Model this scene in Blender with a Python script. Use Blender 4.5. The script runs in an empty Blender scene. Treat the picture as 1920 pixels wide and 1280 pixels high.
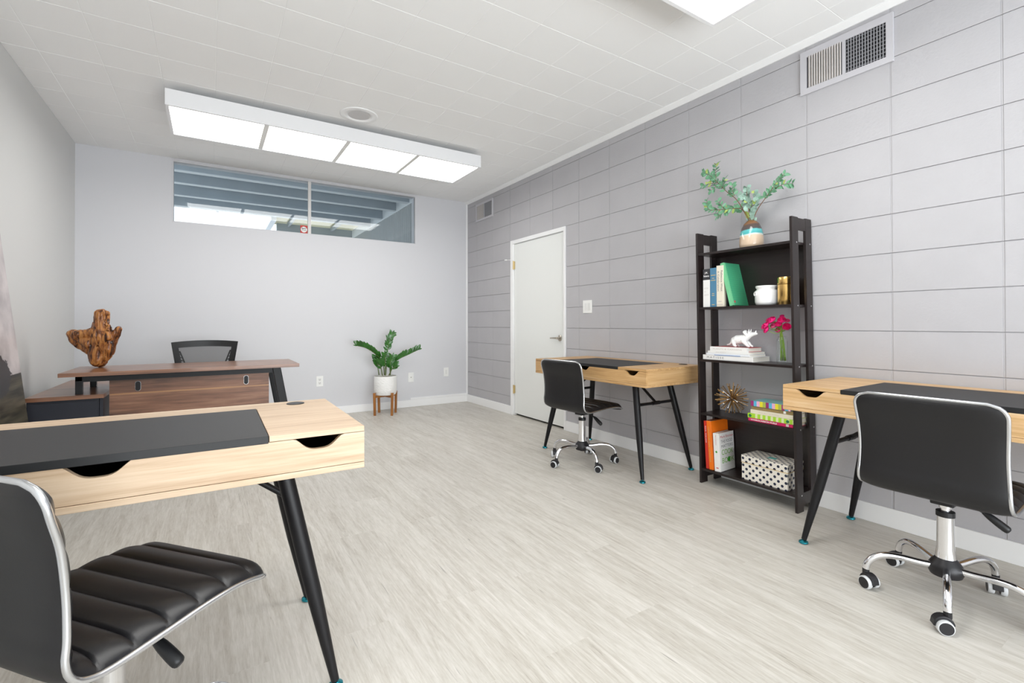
import bpy, bmesh, math, random
from mathutils import Vector, Matrix, noise
random.seed(7)
PI = math.pi
SC = bpy.context.scene
COL = SC.collection
R = math.radians

# ------------------------------------------------------------------ camera
CZ = 1.0581
yaw, pitch, roll = .5675, .0065, -.0018
Fw = Vector((math.sin(yaw)*math.cos(pitch), math.cos(yaw)*math.cos(pitch), math.sin(pitch)))
R0 = Vector((math.cos(yaw), -math.sin(yaw), 0)); U0 = R0.cross(Fw)
Rt = R0*math.cos(roll)+U0*math.sin(roll); Up = Rt.cross(Fw)
cam_d = bpy.data.cameras.new('camera'); cam = bpy.data.objects.new('camera', cam_d); COL.objects.link(cam)
cam_d.sensor_fit = 'HORIZONTAL'; cam_d.sensor_width = 36; cam_d.lens = 887.4/1920*36
cam_d.shift_y = -(640-601.63)/1920
cam_d.clip_start = .02; cam_d.clip_end = 200
M = Matrix((Rt, Up, -Fw)).transposed().to_4x4(); M.translation = (0, 0, CZ)
cam.matrix_world = M
SC.camera = cam
# ------------------------------------------------------------------ light, exposure
vs = SC.view_settings
vs.view_transform = 'Standard'; vs.look = 'None'; vs.gamma = 1; vs.exposure = .88; vs.use_curve_mapping = False
SC.cycles.max_bounces = 8; SC.cycles.diffuse_bounces = 5; SC.cycles.caustics_reflective = False; SC.cycles.caustics_refractive = False
SC.cycles.sample_clamp_indirect = 6
w = bpy.data.worlds.new('sky'); SC.world = w; w.use_nodes = True
bg = w.node_tree.nodes['Background']; bg.inputs[0].default_value = (.88, .94, 1, 1); bg.inputs[1].default_value = 1.15

def area(name, loc, rot, sx, sy, e, col):
    d = bpy.data.lights.new(name, 'AREA'); d.shape = 'RECTANGLE'; d.size = sx; d.size_y = sy; d.energy = e; d.color = col
    o = bpy.data.objects.new(name, d); COL.objects.link(o); o.location = loc; o.rotation_euler = rot
    return o
# daylight through the shop-front window behind the camera
area('window_daylight', (.95, -2.34, 1.35), (R(90), 0, R(0)), 3.4, 2.3, 20, (.86, .94, 1))
area('ceiling_fill', (.95, -2.36, .75), (R(128), 0, R(0)), 3.3, 1.2, 76, (.96, .98, 1))  # added fill lamp, tilted up at the window to brighten the ceiling

XR, XL, YB, H = 2.9865, -1.0526, 5.826, 2.7309
YF = -2.4

# ------------------------------------------------------------------ materials
MATS = {}
def nt(name):
    m = bpy.data.materials.new(name); m.use_nodes = True
    return m, m.node_tree.nodes, m.node_tree.links, m.node_tree.nodes['Principled BSDF']
def mat(name, col, rough=.5, metal=0, bump=0, bscale=60, var=0, vscale=8, coat=0, trans=0, emit=None, estr=0, ior=1.45, spec=.5, bd=.004):
    if name in MATS: return MATS[name]
    m, n, l, p = nt(name)
    p.inputs['Base Color'].default_value = (*col, 1); p.inputs['Roughness'].default_value = rough; p.inputs['Metallic'].default_value = metal
    p.inputs['Coat Weight'].default_value = coat; p.inputs['Transmission Weight'].default_value = trans; p.inputs['IOR'].default_value = ior
    p.inputs['Specular IOR Level'].default_value = spec
    if emit: p.inputs['Emission Color'].default_value = (*emit, 1); p.inputs['Emission Strength'].default_value = estr
    tc = n.new('ShaderNodeTexCoord')
    if var:
        t = n.new('ShaderNodeTexNoise'); t.inputs['Scale'].default_value = vscale; t.inputs['Detail'].default_value = 4
        l.new(tc.outputs['Object'], t.inputs['Vector'])
        r = n.new('ShaderNodeValToRGB'); r.color_ramp.elements[0].position = .3; r.color_ramp.elements[1].position = .7
        r.color_ramp.elements[0].color = (*[c*(1-var) for c in col], 1); r.color_ramp.elements[1].color = (*[min(1, c*(1+var)) for c in col], 1)
        l.new(t.outputs['Fac'], r.inputs[0]); l.new(r.outputs[0], p.inputs['Base Color'])
    if bump:
        t = n.new('ShaderNodeTexNoise'); t.inputs['Scale'].default_value = bscale; t.inputs['Detail'].default_value = 3
        l.new(tc.outputs['Object'], t.inputs['Vector'])
        b = n.new('ShaderNodeBump'); b.inputs['Strength'].default_value = bump; b.inputs['Distance'].default_value = bd
        l.new(t.outputs['Fac'], b.inputs['Height']); l.new(b.outputs['Normal'], p.inputs['Normal'])
    MATS[name] = m
    return m
def wood(name, stops, axis=0, stretch=(1.2, 22, 22), rough=.45, wave=0.35, bump=.03, coat=0, seed=0, lo=.36, hi=.64):
    if name in MATS: return MATS[name]
    m, n, l, p = nt(name)
    tc = n.new('ShaderNodeTexCoord'); mp = n.new('ShaderNodeMapping')
    sc = [stretch[1], stretch[1], stretch[1]]; sc[axis] = stretch[0]
    mp.inputs['Scale'].default_value = sc; mp.inputs['Location'].default_value = (seed, seed*2, seed*3)
    l.new(tc.outputs['Object'], mp.inputs['Vector'])
    a = n.new('ShaderNodeTexNoise'); a.inputs['Scale'].default_value = 1; a.inputs['Detail'].default_value = 8; a.inputs['Roughness'].default_value = .62; a.inputs['Distortion'].default_value = .6
    l.new(mp.outputs[0], a.inputs['Vector'])
    mp2 = n.new('ShaderNodeMapping'); s2 = [stretch[1]*5]*3; s2[axis] = stretch[0]*2.5
    mp2.inputs['Scale'].default_value = s2; l.new(tc.outputs['Object'], mp2.inputs['Vector'])
    b = n.new('ShaderNodeTexNoise'); b.inputs['Scale'].default_value = 1; b.inputs['Detail'].default_value = 4; l.new(mp2.outputs[0], b.inputs['Vector'])
    mx = n.new('ShaderNodeMix'); mx.data_type = 'FLOAT'; mx.inputs[0].default_value = wave
    l.new(a.outputs['Fac'], mx.inputs[2]); l.new(b.outputs['Fac'], mx.inputs[3])
    r = n.new('ShaderNodeValToRGB'); cr = r.color_ramp
    k = len(stops)
    cr.elements[0].position = lo; cr.elements[0].color = (*stops[0], 1); cr.elements[1].position = hi; cr.elements[1].color = (*stops[-1], 1)
    for i in range(1, k-1):
        e = cr.elements.new(lo+(hi-lo)*i/(k-1)); e.color = (*stops[i], 1)
    l.new(mx.outputs[0], r.inputs[0]); l.new(r.outputs[0], p.inputs['Base Color'])
    bp = n.new('ShaderNodeBump'); bp.inputs['Strength'].default_value = bump; bp.inputs['Distance'].default_value = .002
    l.new(mx.outputs[0], bp.inputs['Height']); l.new(bp.outputs[0], p.inputs['Normal'])
    p.inputs['Roughness'].default_value = rough; p.inputs['Coat Weight'].default_value = coat
    MATS[name] = m
    return m

m_white = mat('white_paint', (.88, .88, .88), .35)
m_door = mat('door_paint', (.80, .81, .79), .3, bump=.02, bscale=20)
m_ceil = mat('ceiling_tile', (.89, .89, .885), .8, bump=.15, bscale=220, bd=.001)
m_wall = mat('wall_paint', (.665, .665, .69), .6, bump=.05, bscale=150, bd=.001)
m_wallL = mat('left_wall_paint', (.68, .68, .67), .55, bump=.05, bscale=150, bd=.001)
m_block = mat('block_paint', (.466, .457, .475), .6, bump=.5, bscale=70, bd=.002, var=.02, vscale=5)
m_mortar = mat('mortar_paint', (.466, .457, .475), .7, bump=.5, bscale=90, bd=.002)
m_vent = mat('vent_paint', (.56, .55, .58), .45)
m_black = mat('black_metal', (.007, .0065, .0075), .42, spec=.35)
m_blackp = mat('black_plastic', (.009, .009, .010), .4)
m_hood = mat('caster_plastic', (.014, .013, .015), .42)
m_chrome = mat('chrome', (.82, .82, .84), .09, 1)
m_trim = mat('satin_chrome_trim', (.62, .63, .65), .2, .95)
m_teal = mat('teal_chrome', (.03, .30, .38), .15, .9)
m_leather = mat('black_leather', (.0095, .0092, .0105), .34, bump=.10, bscale=400, bd=.001)
m_leatherb = mat('black_leather_back', (.008, .0075, .0085), .45, bump=.08, bscale=350, bd=.001)
m_stitch = mat('thread', (.12, .12, .13), .7)
m_mat = mat('black_desk_panel', (.014, .014, .0145), .5, bump=.03, bscale=200)
m_dark = mat('dark_inside', (.02, .018, .017), .7)
m_greyw = mat('caster_tread', (.62, .63, .64), .4)
m_oak = wood('light_oak', [(.50, .29, .115), (.66, .42, .205), (.74, .53, .31)], 0, (1.6, 26, 26), .42)
m_oak2 = wood('golden_oak', [(.42, .235, .09), (.56, .34, .15), (.64, .42, .215)], 0, (1.6, 26, 26), .42, seed=3)
m_oake = wood('pale_oak', [(.46, .31, .19), (.58, .425, .285), (.655, .505, .36)], 0, (1.6, 26, 26), .42, seed=5)
m_walnut = wood('walnut', [(.11, .046, .024), (.215, .096, .050), (.32, .155, .088)], 0, (1.3, 16, 16), .28, seed=2, coat=.15)
m_walnutp = wood('walnut_panel', [(.105, .045, .024), (.22, .100, .056), (.34, .17, .10)], 0, (1.6, 14, 14), .42, seed=8)
m_amber = wood('amber_strip', [(.40, .20, .09), (.50, .27, .12)], 0, (1.6, 20, 20), .4)
m_espresso = wood('espresso', [(.010, .006, .0055), (.014, .0085, .008), (.019, .012, .0115)], 2, (2, 40, 40), .34)
m_espressoh = wood('espresso_shelf', [(.010, .006, .0055), (.014, .0085, .008), (.019, .012, .0115)], 1, (2, 40, 40), .30)
m_navy = mat('navy_laminate', (.018, .020, .030), .5)
m_teak = wood('teak', [(.20, .07, .012), (.33, .125, .025), (.42, .18, .04)], 2, (4, 50, 50), .4)
m_brass = mat('antique_brass', (.42, .25, .10), .32, .95)
m_nickel = mat('satin_nickel', (.50, .46, .40), .28, 1)
m_paper = mat('book_pages', (.78, .74, .66), .8, bump=.4, bscale=200)
m_plate = mat('switch_plate', (.86, .86, .84), .3)

# floor: weathered grey oak planks running along Y
def floor_mat():
    m, n, l, p = nt('grey_oak_planks')
    tc = n.new('ShaderNodeTexCoord')
    br = n.new('ShaderNodeTexBrick'); mpb = n.new('ShaderNodeMapping'); mpb.inputs['Rotation'].default_value = (0, 0, R(90))
    l.new(tc.outputs['Object'], mpb.inputs[0]); l.new(mpb.outputs[0], br.inputs['Vector'])
    br.inputs['Scale'].default_value = 1; br.inputs['Brick Width'].default_value = 1.22; br.inputs['Row Height'].default_value = .18
    br.inputs['Mortar Size'].default_value = .0008; br.offset = .37; br.inputs['Bias'].default_value = 0
    br.inputs['Color1'].default_value = (0, 0, 0, 1); br.inputs['Color2'].default_value = (1, 1, 1, 1); br.inputs['Mortar'].default_value = (.5, .5, .5, 1)
    off = n.new('ShaderNodeVectorMath'); off.operation = 'MULTIPLY_ADD'
    l.new(br.outputs['Color'], off.inputs[0]); off.inputs[1].default_value = (3.1, 7.7, 0); l.new(tc.outputs['Object'], off.inputs[2])
    def streak(sx, sy, det, dist, rough=.6):
        mp = n.new('ShaderNodeMapping'); mp.inputs['Scale'].default_value = (sx, sy, 1); l.new(off.outputs[0], mp.inputs[0])
        t = n.new('ShaderNodeTexNoise'); t.inputs['Scale'].default_value = 1; t.inputs['Detail'].default_value = det; t.inputs['Distortion'].default_value = dist; t.inputs['Roughness'].default_value = rough
        l.new(mp.outputs[0], t.inputs['Vector']); return t
    a = streak(36, 2.4, 8, .9, .66); b = streak(150, 14, 5, .4, .7); c = streak(3.2, .9, 3, .2)
    mx = n.new('ShaderNodeMix'); mx.data_type = 'FLOAT'; mx.inputs[0].default_value = .42; l.new(a.outputs['Fac'], mx.inputs[2]); l.new(b.outputs['Fac'], mx.inputs[3])
    mx2 = n.new('ShaderNodeMix'); mx2.data_type = 'FLOAT'; mx2.inputs[0].default_value = .2; l.new(mx.outputs[0], mx2.inputs[2]); l.new(c.outputs['Fac'], mx2.inputs[3])
    r = n.new('ShaderNodeValToRGB'); cr = r.color_ramp
    cr.elements[0].position = .34; cr.elements[0].color = (.34, .31, .262, 1); cr.elements[1].position = .62; cr.elements[1].color = (.655, .625, .58, 1)
    e = cr.elements.new(.43); e.color = (.48, .448, .395, 1); e = cr.elements.new(.52); e.color = (.565, .538, .488, 1)
    l.new(mx2.outputs[0], r.inputs[0])
    # plank to plank tone
    hs = n.new('ShaderNodeMapRange'); hs.inputs[3].default_value = .975; hs.inputs[4].default_value = 1.02
    l.new(br.outputs['Color'], hs.inputs[0])
    ml = n.new('ShaderNodeVectorMath'); ml.operation = 'SCALE'; l.new(r.outputs[0], ml.inputs[0]); l.new(hs.outputs[0], ml.inputs['Scale'])
    # fine dark cracks
    k = streak(60, 2.2, 2, 1.5); ck = n.new('ShaderNodeMapRange'); ck.inputs[1].default_value = .235; ck.inputs[2].default_value = .285; ck.inputs[3].default_value = .55; ck.inputs[4].default_value = 1
    l.new(k.outputs['Fac'], ck.inputs[0])
    ml2 = n.new('ShaderNodeVectorMath'); ml2.operation = 'SCALE'; l.new(ml.outputs[0], ml2.inputs[0]); l.new(ck.outputs[0], ml2.inputs['Scale'])
    l.new(ml2.outputs[0], p.inputs['Base Color'])
    p.inputs['Roughness'].default_value = .42; p.inputs['Specular IOR Level'].default_value = .4
    bp = n.new('ShaderNodeBump'); bp.inputs['Strength'].default_value = .18; bp.inputs['Distance'].default_value = .002
    l.new(mx.outputs[0], bp.inputs['Height']); l.new(bp.outputs[0], p.inputs['Normal'])
    return m
m_floor = floor_mat()

# ------------------------------------------------------------------ mesh helpers
def box(bm, x0, x1, y0, y1, z0, z1, M=None):
    v = [bm.verts.new(p) for p in ((x0, y0, z0), (x1, y0, z0), (x1, y1, z0), (x0, y1, z0), (x0, y0, z1), (x1, y0, z1), (x1, y1, z1), (x0, y1, z1))]
    for f in ((0, 3, 2, 1), (4, 5, 6, 7), (0, 1, 5, 4), (1, 2, 6, 5), (2, 3, 7, 6), (3, 0, 4, 7)):
        bm.faces.new([v[i] for i in f])
    if M:
        for q in v: q.co = M @ q.co
    return v
def frame_of(d):
    d = d.normalized(); a = Vector((0, 0, 1)) if abs(d.z) < .9 else Vector((1, 0, 0))
    u = d.cross(a).normalized(); return u, d.cross(u).normalized()
def tube(bm, pts, rad, seg=12, cap=True, closed=False, sq=None):
    pts = [Vector(p) for p in pts]; n = len(pts)
    if not isinstance(rad, (list, tuple)): rad = [rad]*n
    rings = []; u = None
    for i, p in enumerate(pts):
        if closed: d = pts[(i+1) % n]-pts[i-1]
        else: d = pts[min(i+1, n-1)]-pts[max(i-1, 0)]
        d.normalize()
        if u is None: u, _ = frame_of(d)
        u = (u-d*u.dot(d)).normalized(); v = d.cross(u)
        rings.append([bm.verts.new(p+(u*math.cos(2*PI*k/seg)*(sq or 1)+v*math.sin(2*PI*k/seg))*rad[i]) for k in range(seg)])
    for i in range(n if closed else n-1):
        a, b = rings[i], rings[(i+1) % n]
        for k in range(seg): bm.faces.new((a[k], a[(k+1) % seg], b[(k+1) % seg], b[k]))
    if cap and not closed:
        bm.faces.new(rings[0][::-1]); bm.faces.new(rings[-1])
def lathe(bm, prof, seg=32, c=(0, 0, 0), axis=2, M=None):
    rings = []
    for r, z in prof:
        if r < 1e-6: rings.append([bm.verts.new((c[0], c[1], c[2]+z))])
        else: rings.append([bm.verts.new((c[0]+r*math.cos(2*PI*k/seg), c[1]+r*math.sin(2*PI*k/seg), c[2]+z)) for k in range(seg)])
    for a, b in zip(rings, rings[1:]):
        if len(a) == 1 and len(b) == 1: continue
        for k in range(seg):
            k2 = (k+1) % seg
            if len(a) == 1: bm.faces.new((a[0], b[k2], b[k]))
            elif len(b) == 1: bm.faces.new((a[k], a[k2], b[0]))
            else: bm.faces.new((a[k], a[k2], b[k2], b[k]))
    vs_ = [v for r_ in rings for v in r_]
    if M:
        for q in vs_: q.co = M @ q.co
    return vs_
def prism(bm, poly, fn):      # poly: list of 2D, fn(p,t)->3D for t in 0,1
    a = [bm.verts.new(fn(p, 0)) for p in poly]; b = [bm.verts.new(fn(p, 1)) for p in poly]
    bm.faces.new(a[::-1]); bm.faces.new(b); n = len(poly)
    for i in range(n): bm.faces.new((a[i], a[(i+1) % n], b[(i+1) % n], b[i]))
def spline(pts, n):
    P = [Vector(p) for p in pts]; out = []
    for i in range(len(P)-1):
        p0 = P[i-1] if i else P[0]*2-P[1]; p1, p2 = P[i], P[i+1]; p3 = P[i+2] if i+2 < len(P) else P[-1]*2-P[-2]
        for k in range(n):
            t_ = k/n; out.append(.5*((2*p1)+(p2-p0)*t_+(2*p0-5*p1+4*p2-p3)*t_*t_+(3*p1-p0-3*p2+p3)*t_**3))
    out.append(P[-1]); return out
def tag(o, label=None, cat=None, group=None, kind=None):
    if label: o['label'] = label
    if cat: o['category'] = cat
    if group: o['group'] = group
    if kind: o['kind'] = kind
    return o
def obj(name, bm, m, parent=None, smooth=False, bevel=0, seg=2, loc=None, label=None):
    if not isinstance(bm, bpy.types.Mesh):
        bmesh.ops.recalc_face_normals(bm, faces=bm.faces)
        me = bpy.data.meshes.new(name); bm.to_mesh(me); bm.free()
    else: me = bm; me.name = name
    for mm in (m if isinstance(m, (list, tuple)) else [m]): me.materials.append(mm)
    o = bpy.data.objects.new(name, me); COL.objects.link(o)
    if smooth:
        for p in me.polygons: p.use_smooth = True
        if smooth != 'all':
            md = o.modifiers.new('split', 'EDGE_SPLIT'); md.split_angle = R(38)
    if bevel:
        b = o.modifiers.new('bevel', 'BEVEL'); b.width = bevel; b.segments = seg; b.limit_method = 'ANGLE'; b.angle_limit = R(40)
    if parent: o.parent = parent
    if loc: o.location = loc
    if label: o['label'] = label
    return o
def NB(): return bmesh.new()
def thing(name, label, cat, loc=(0, 0, 0), rotz=0, group=None, scale=1):
    o = bpy.data.objects.new(name, None); COL.objects.link(o); o.location = loc; o.rotation_euler = (0, 0, rotz); o.scale = (scale,)*3
    o.empty_display_size = .1
    return tag(o, label, cat, group)
def struct(name, bm, m, parent=None, **k):
    o = obj(name, bm, m, parent, **k)
    if parent is None: o['kind'] = 'structure'
    return o
KIDS = {}
def dup(root, loc, rotz, label, group=None, scale=None):
    def cp(o, par):
        c = o.copy(); COL.objects.link(c)
        if par: c.parent = par
        for k in [x for x in bpy.data.objects if x.parent == o]: cp(k, c)
        return c
    r = cp(root, None); r.location = loc; r.rotation_euler = (0, 0, rotz); r['label'] = label
    if group: r['group'] = group
    if scale: r.scale = (scale,)*3
    return r
def bake(o):            # evaluated mesh with modifiers
    dg = bpy.context.evaluated_depsgraph_get(); dg.update()
    return bpy.data.meshes.new_from_object(o.evaluated_get(dg))
def text(name, s, origin, right, up, h, m, parent, width=None, align='LEFT', bold=0):
    cu = bpy.data.curves.new('txt', 'FONT'); cu.body = s; cu.size = 1; cu.align_x = align; cu.extrude = .0; cu.offset = bold
    t = bpy.data.objects.new('txt', cu); COL.objects.link(t)
    me = bake(t); bpy.data.objects.remove(t); bpy.data.curves.remove(cu)
    right = Vector(right).normalized(); up = Vector(up).normalized(); nrm = right.cross(up); origin = Vector(origin)
    xs = [v.co.x for v in me.vertices] or [0]; ww = max(xs)-min(xs)
    sx = (width/ww) if width and ww else h*1.38
    for v in me.vertices:
        c = v.co.copy(); v.co = origin+right*c.x*sx+up*c.y*h*1.38+nrm*.0004
    return obj(name, me, m, parent)
def blob(items, vox=.004, smooth_it=4):        # items: (p0,p1,r0,r1) capsules fused into one skin
    bm = NB()
    for p0, p1, r0, r1 in items:
        p0, p1 = Vector(p0), Vector(p1); n = max(2, int((p1-p0).length/(.35*min(r0, r1)))+1)
        for i in range(n):
            t = i/(n-1); c = p0.lerp(p1, t); r = r0+(r1-r0)*t
            bmesh.ops.create_icosphere(bm, subdivisions=2, radius=r, matrix=Matrix.Translation(c))
    me = bpy.data.meshes.new('b'); bm.to_mesh(me); bm.free()
    o = bpy.data.objects.new('b', me); COL.objects.link(o)
    rm = o.modifiers.new('r', 'REMESH'); rm.mode = 'VOXEL'; rm.voxel_size = vox
    sm = o.modifiers.new('s', 'SMOOTH'); sm.iterations = smooth_it; sm.factor = .6
    out = bake(o); bpy.data.objects.remove(o)
    return out

# ================================================================== ROOM SHELL
bm = NB(); box(bm, XL-.15, XR+.15, YF-.15, YB+.12, -.1, 0); struct('floor', bm, m_floor)
# ceiling: 12 inch tiles with bevelled joints
bm = NB()
ts = .3075; x0t, y0t = .0275, 1.515
for i in range(-5, 11):
    for j in range(-14, 16):
        a, b = x0t+i*.3045, x0t+(i+1)*.3045; c, d = y0t+j*ts, y0t+(j+1)*ts
        a, b, c, d = max(a, XL), min(b, XR), max(c, YF), min(d, YB)
        if b-a < .01 or d-c < .01: continue
        g = .0016; e = .0010
        h0 = H+random.uniform(0, .0003)
        vv = [bm.verts.new((x, y, z)) for x, y, z in ((a+e, c+e, H+.0016), (b-e, c+e, H+.0016), (b-e, d-e, H+.0016), (a+e, d-e, H+.0016), (a+g+e, c+g+e, h0), (b-g-e, c+g+e, h0), (b-g-e, d-g-e, h0), (a+g+e, d-g-e, h0))]
        for f in ((4, 7, 6, 5), (0, 4, 5, 1), (1, 5, 6, 2), (2, 6, 7, 3), (3, 7, 4, 0)): bm.faces.new([vv[q] for q in f])
box(bm, XL-.15, XR+.15, YF-.15, YB+.12, H+.0016, H+.1)
struct('ceiling', bm, m_ceil)
# left wall
bm = NB(); box(bm, XL-.15, XL, YF-.15, YB+.12, -.1, H+.1); struct('wall_left', bm, m_wallL)
# back wall with clerestory opening
wx0, wx1, wz0, wz1 = -.314, 2.228, 2.10, 2.70
bm = NB()
box(bm, XL, wx0-.012, YB, YB+.12, 0, H+.05); box(bm, wx1+.022, XR, YB, YB+.12, 0, H+.05); box(bm, wx0-.012, wx1+.022, YB, YB+.12, 0, wz0-.01); box(bm, wx0-.012, wx1+.022, YB, YB+.12, H-.004, H+.05)
struct('wall_back', bm, m_wall)
# front wall (behind the camera) with the large shop window
bm = NB()
fx0, fx1, fz0, fz1 = -.78, 2.68, .12, 2.5
box(bm, XL, fx0, YF-.15, YF, 0, H); box(bm, fx1, XR, YF-.15, YF, 0, H); box(bm, fx0, fx1, YF-.15, YF, 0, fz0); box(bm, fx0, fx1, YF-.15, YF, fz1, H)
struct('wall_front', bm, m_wallL)
m_glass, n_, l_, p_ = nt('window_glass')
n_.remove(p_); tr = n_.new('ShaderNodeBsdfTransparent'); tr.inputs[0].default_value = (.95, .975, .985, 1); gl = n_.new('ShaderNodeBsdfGlossy'); gl.inputs['Roughness'].default_value = .01
mxs = n_.new('ShaderNodeMixShader'); fr = n_.new('ShaderNodeFresnel'); fr.inputs[0].default_value = 1.45
l_.new(fr.outputs[0], mxs.inputs[0]); l_.new(tr.outputs[0], mxs.inputs[1]); l_.new(gl.outputs[0], mxs.inputs[2]); l_.new(mxs.outputs[0], n_['Material Output'].inputs[0])
bm = NB(); box(bm, fx0, fx1, YF-.08, YF-.074, fz0, fz1); wn = struct('window_2', bm, m_glass)
bm = NB()
for x in (fx0, (fx0+fx1)/2-.02, fx1-.04): box(bm, x, x+.04, YF-.1, YF-.05, fz0, fz1)
box(bm, fx0, fx1, YF-.1, YF-.05, fz0, fz0+.04); box(bm, fx0, fx1, YF-.1, YF-.05, fz1-.04, fz1)
obj('window_frame', bm, m_white, wn)
# right wall: stack-bond painted blocks as real relief
bm = NB()
dy0, dy1, dz1 = 3.683, 4.702, 2.0335
jw, jh = .0042, .0019
cols = [.6006+.4118*j for j in range(-9, 14)]
def gj(j): return .0004 if cols[j] > 4.75 else jw       # joints near the back corner are filled flush with paint
rows = [1.0175+.2032*k for k in range(-5, 10)]
def clip_add(y0, y1, z0, z1, x0, x1):
    y0, y1, z0, z1 = max(y0, YF), min(y1, YB), max(z0, 0), min(z1, H)
    if y1-y0 < .003 or z1-z0 < .003: return
    if z0 >= dz1-.004 or y1 <= dy0 or y0 >= dy1: box(bm, x0, x1, y0, y1, z0, z1); return
    if y0 < dy0: box(bm, x0, x1, y0, dy0, z0, z1)
    if y1 > dy1: box(bm, x0, x1, dy1, y1, z0, z1)
for j in range(len(cols)-1):
    for k in range(len(rows)-1):
        t = random.uniform(0, .0008) if cols[j] < 4.7 else .0003
        clip_add(cols[j]+gj(j), cols[j+1]-gj(j+1), rows[k]+jh, rows[k+1]-jh, XR+t, XR+.05)
for j in range(len(cols)):      # shallow struck vertical joints
    for k in range(len(rows)-1): clip_add(cols[j]-gj(j), cols[j]+gj(j), rows[k]+jh, rows[k+1]-jh, XR+.0022, XR+.05)
for k in range(len(rows)):      # raked bed joints
    for j in range(len(cols)-1): clip_add(cols[j], cols[j+1], rows[k]-jh, rows[k]+jh, XR+.0055, XR+.05)
box(bm, XR+.05, XR+.2, YF-.15, dy0, -.1, H+.1); box(bm, XR+.05, XR+.2, dy1, YB+.12, -.1, H+.1); box(bm, XR+.05, XR+.2, dy0, dy1, dz1, H+.1)
struct('wall_right', bm, m_block, bevel=.0008, seg=1)
# corner bead, crown moulding, baseboards
bm = NB(); box(bm, XR-.022, XR, YB-.008, YB, .1, H-.02); struct('trim_1', bm, m_white)
bm = NB()
prism(bm, [(XR, H-.032), (XR-.008, H-.032), (XR-.038, H-.008), (XR-.038, H), (XR, H)], lambda p, t: (p[0], YF if t == 0 else YB, p[1]))
struct('trim_2', bm, m_white)
bm = NB(); box(bm, XR-.013, XR, YF, dy0-.002, 0, .098); box(bm, XR-.013, XR, dy1+.004, YB, 0, .098); struct('baseboard_right', bm, m_white, bevel=.003)
bm = NB(); box(bm, XL, XR-.013, YB-.013, YB, 0, .09); struct('baseboard_back', bm, m_white, bevel=.003)
bm = NB(); box(bm, XL, XL+.013, YF, YB-.013, 0, .09); struct('baseboard_left', bm, m_white, bevel=.003)
# cable duct on top of the back baseboard
bm = NB(); box(bm, 2.165, XR-.014, YB-.014, YB, .0905, .115); tag(obj('cable_duct', bm, m_white, bevel=.002), 'thin white cable duct running along the top of the back baseboard', 'cable duct')

# ---- door
bm = NB(); box(bm, XR+.012, XR+.05, dy0+.03, dy1-.055, .022, 1.988); dr = struct('door_1', bm, m_door)
bm = NB()
fo = XR-.012
box(bm, fo, XR+.06, dy1-.05, dy1, 0, dz1); box(bm, fo, XR+.06, dy0, dy0+.028, 0, dz1); box(bm, fo+.0005, XR+.06, dy0+.028, dy1-.05, 1.992, dz1)
obj('door_frame', bm, m_white, dr, bevel=.002)
bm = NB(); box(bm, XR+.045, XR+.05, dy0+.028, dy1-.05, 0, .024); obj('door_sweep', bm, m_dark, dr)
bm = NB()
Mx = Matrix.Translation((XR+.012, 3.797, .915)) @ Matrix.Rotation(R(-90), 4, 'Y')
lathe(bm, [(0, 0), (.031, 0), (.031, .006), (.026, .010), (.012, .013), (.011, .045), (.012, .05), (0, .05)], 24, M=Mx)
tube(bm, [(XR-.035, 3.797, .915), (XR-.04, 3.82, .915), (XR-.038, 3.86, .915), (XR-.032, 3.9, .913)], [.009, .009, .008, .007], 12)
obj('door_handle', bm, m_nickel, dr, smooth=True)
for z in (1.745, .30):
    bm = NB(); box(bm, XR-.004, XR+.012, dy1-.068, dy1-.036, z-.045, z+.045); tube(bm, [(XR-.004, dy1-.052, z-.05), (XR-.004, dy1-.052, z+.05)], .007, 10)
    for q in (-.028, 0, .028): tube(bm, [(XR-.006, dy1-.062, z+q), (XR-.002, dy1-.062, z+q)], .004, 8)
    obj('hinge', bm, mat('hinge_brass', (.72, .56, .28), .3, .9), dr)
bm = NB(); tube(bm, [(XR-.01, dy1-.05, 1.805), (XR-.045, dy1-.005, 1.81), (XR-.05, dy1+.02, 1.812)], .0025, 8); tube(bm, [(XR-.05, dy1+.02, 1.812), (XR-.055, dy1+.05, 1.813)], .008, 10)
obj('door_stop', bm, m_white, dr, smooth=True)

# ---- clerestory window (window_1)
yg = YB+.028
bm = NB(); box(bm, wx0, wx1, yg, yg+.005, wz0, wz1); wn = struct('window_1', bm, m_glass)
bm = NB()
box(bm, wx0-.012, wx0, YB-.004, YB+.11, wz0-.01, H-.004); box(bm, wx1, wx1+.022, YB-.004, YB+.11, wz0-.01, H-.004)
box(bm, wx0, wx1, YB-.004, YB+.11, wz1, wz1+.014); box(bm, wx0-.012, wx1+.022, YB-.010, YB+.02, wz1+.014, H-.004); box(bm, wx0, wx1, YB, YB+.11, wz0-.01, wz0)
obj('window_frame', bm, m_wall, wn, bevel=.001)
bm = NB(); box(bm, .944, .954, YB+.004, yg, wz0, wz1); box(bm, .954, .966, YB+.001, yg, wz0, wz1); box(bm, .966, .976, YB+.004, yg, wz0, wz1)
obj('window_mullion', bm, mat('mullion_paint', (.74, .72, .70), .4), wn)
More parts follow.
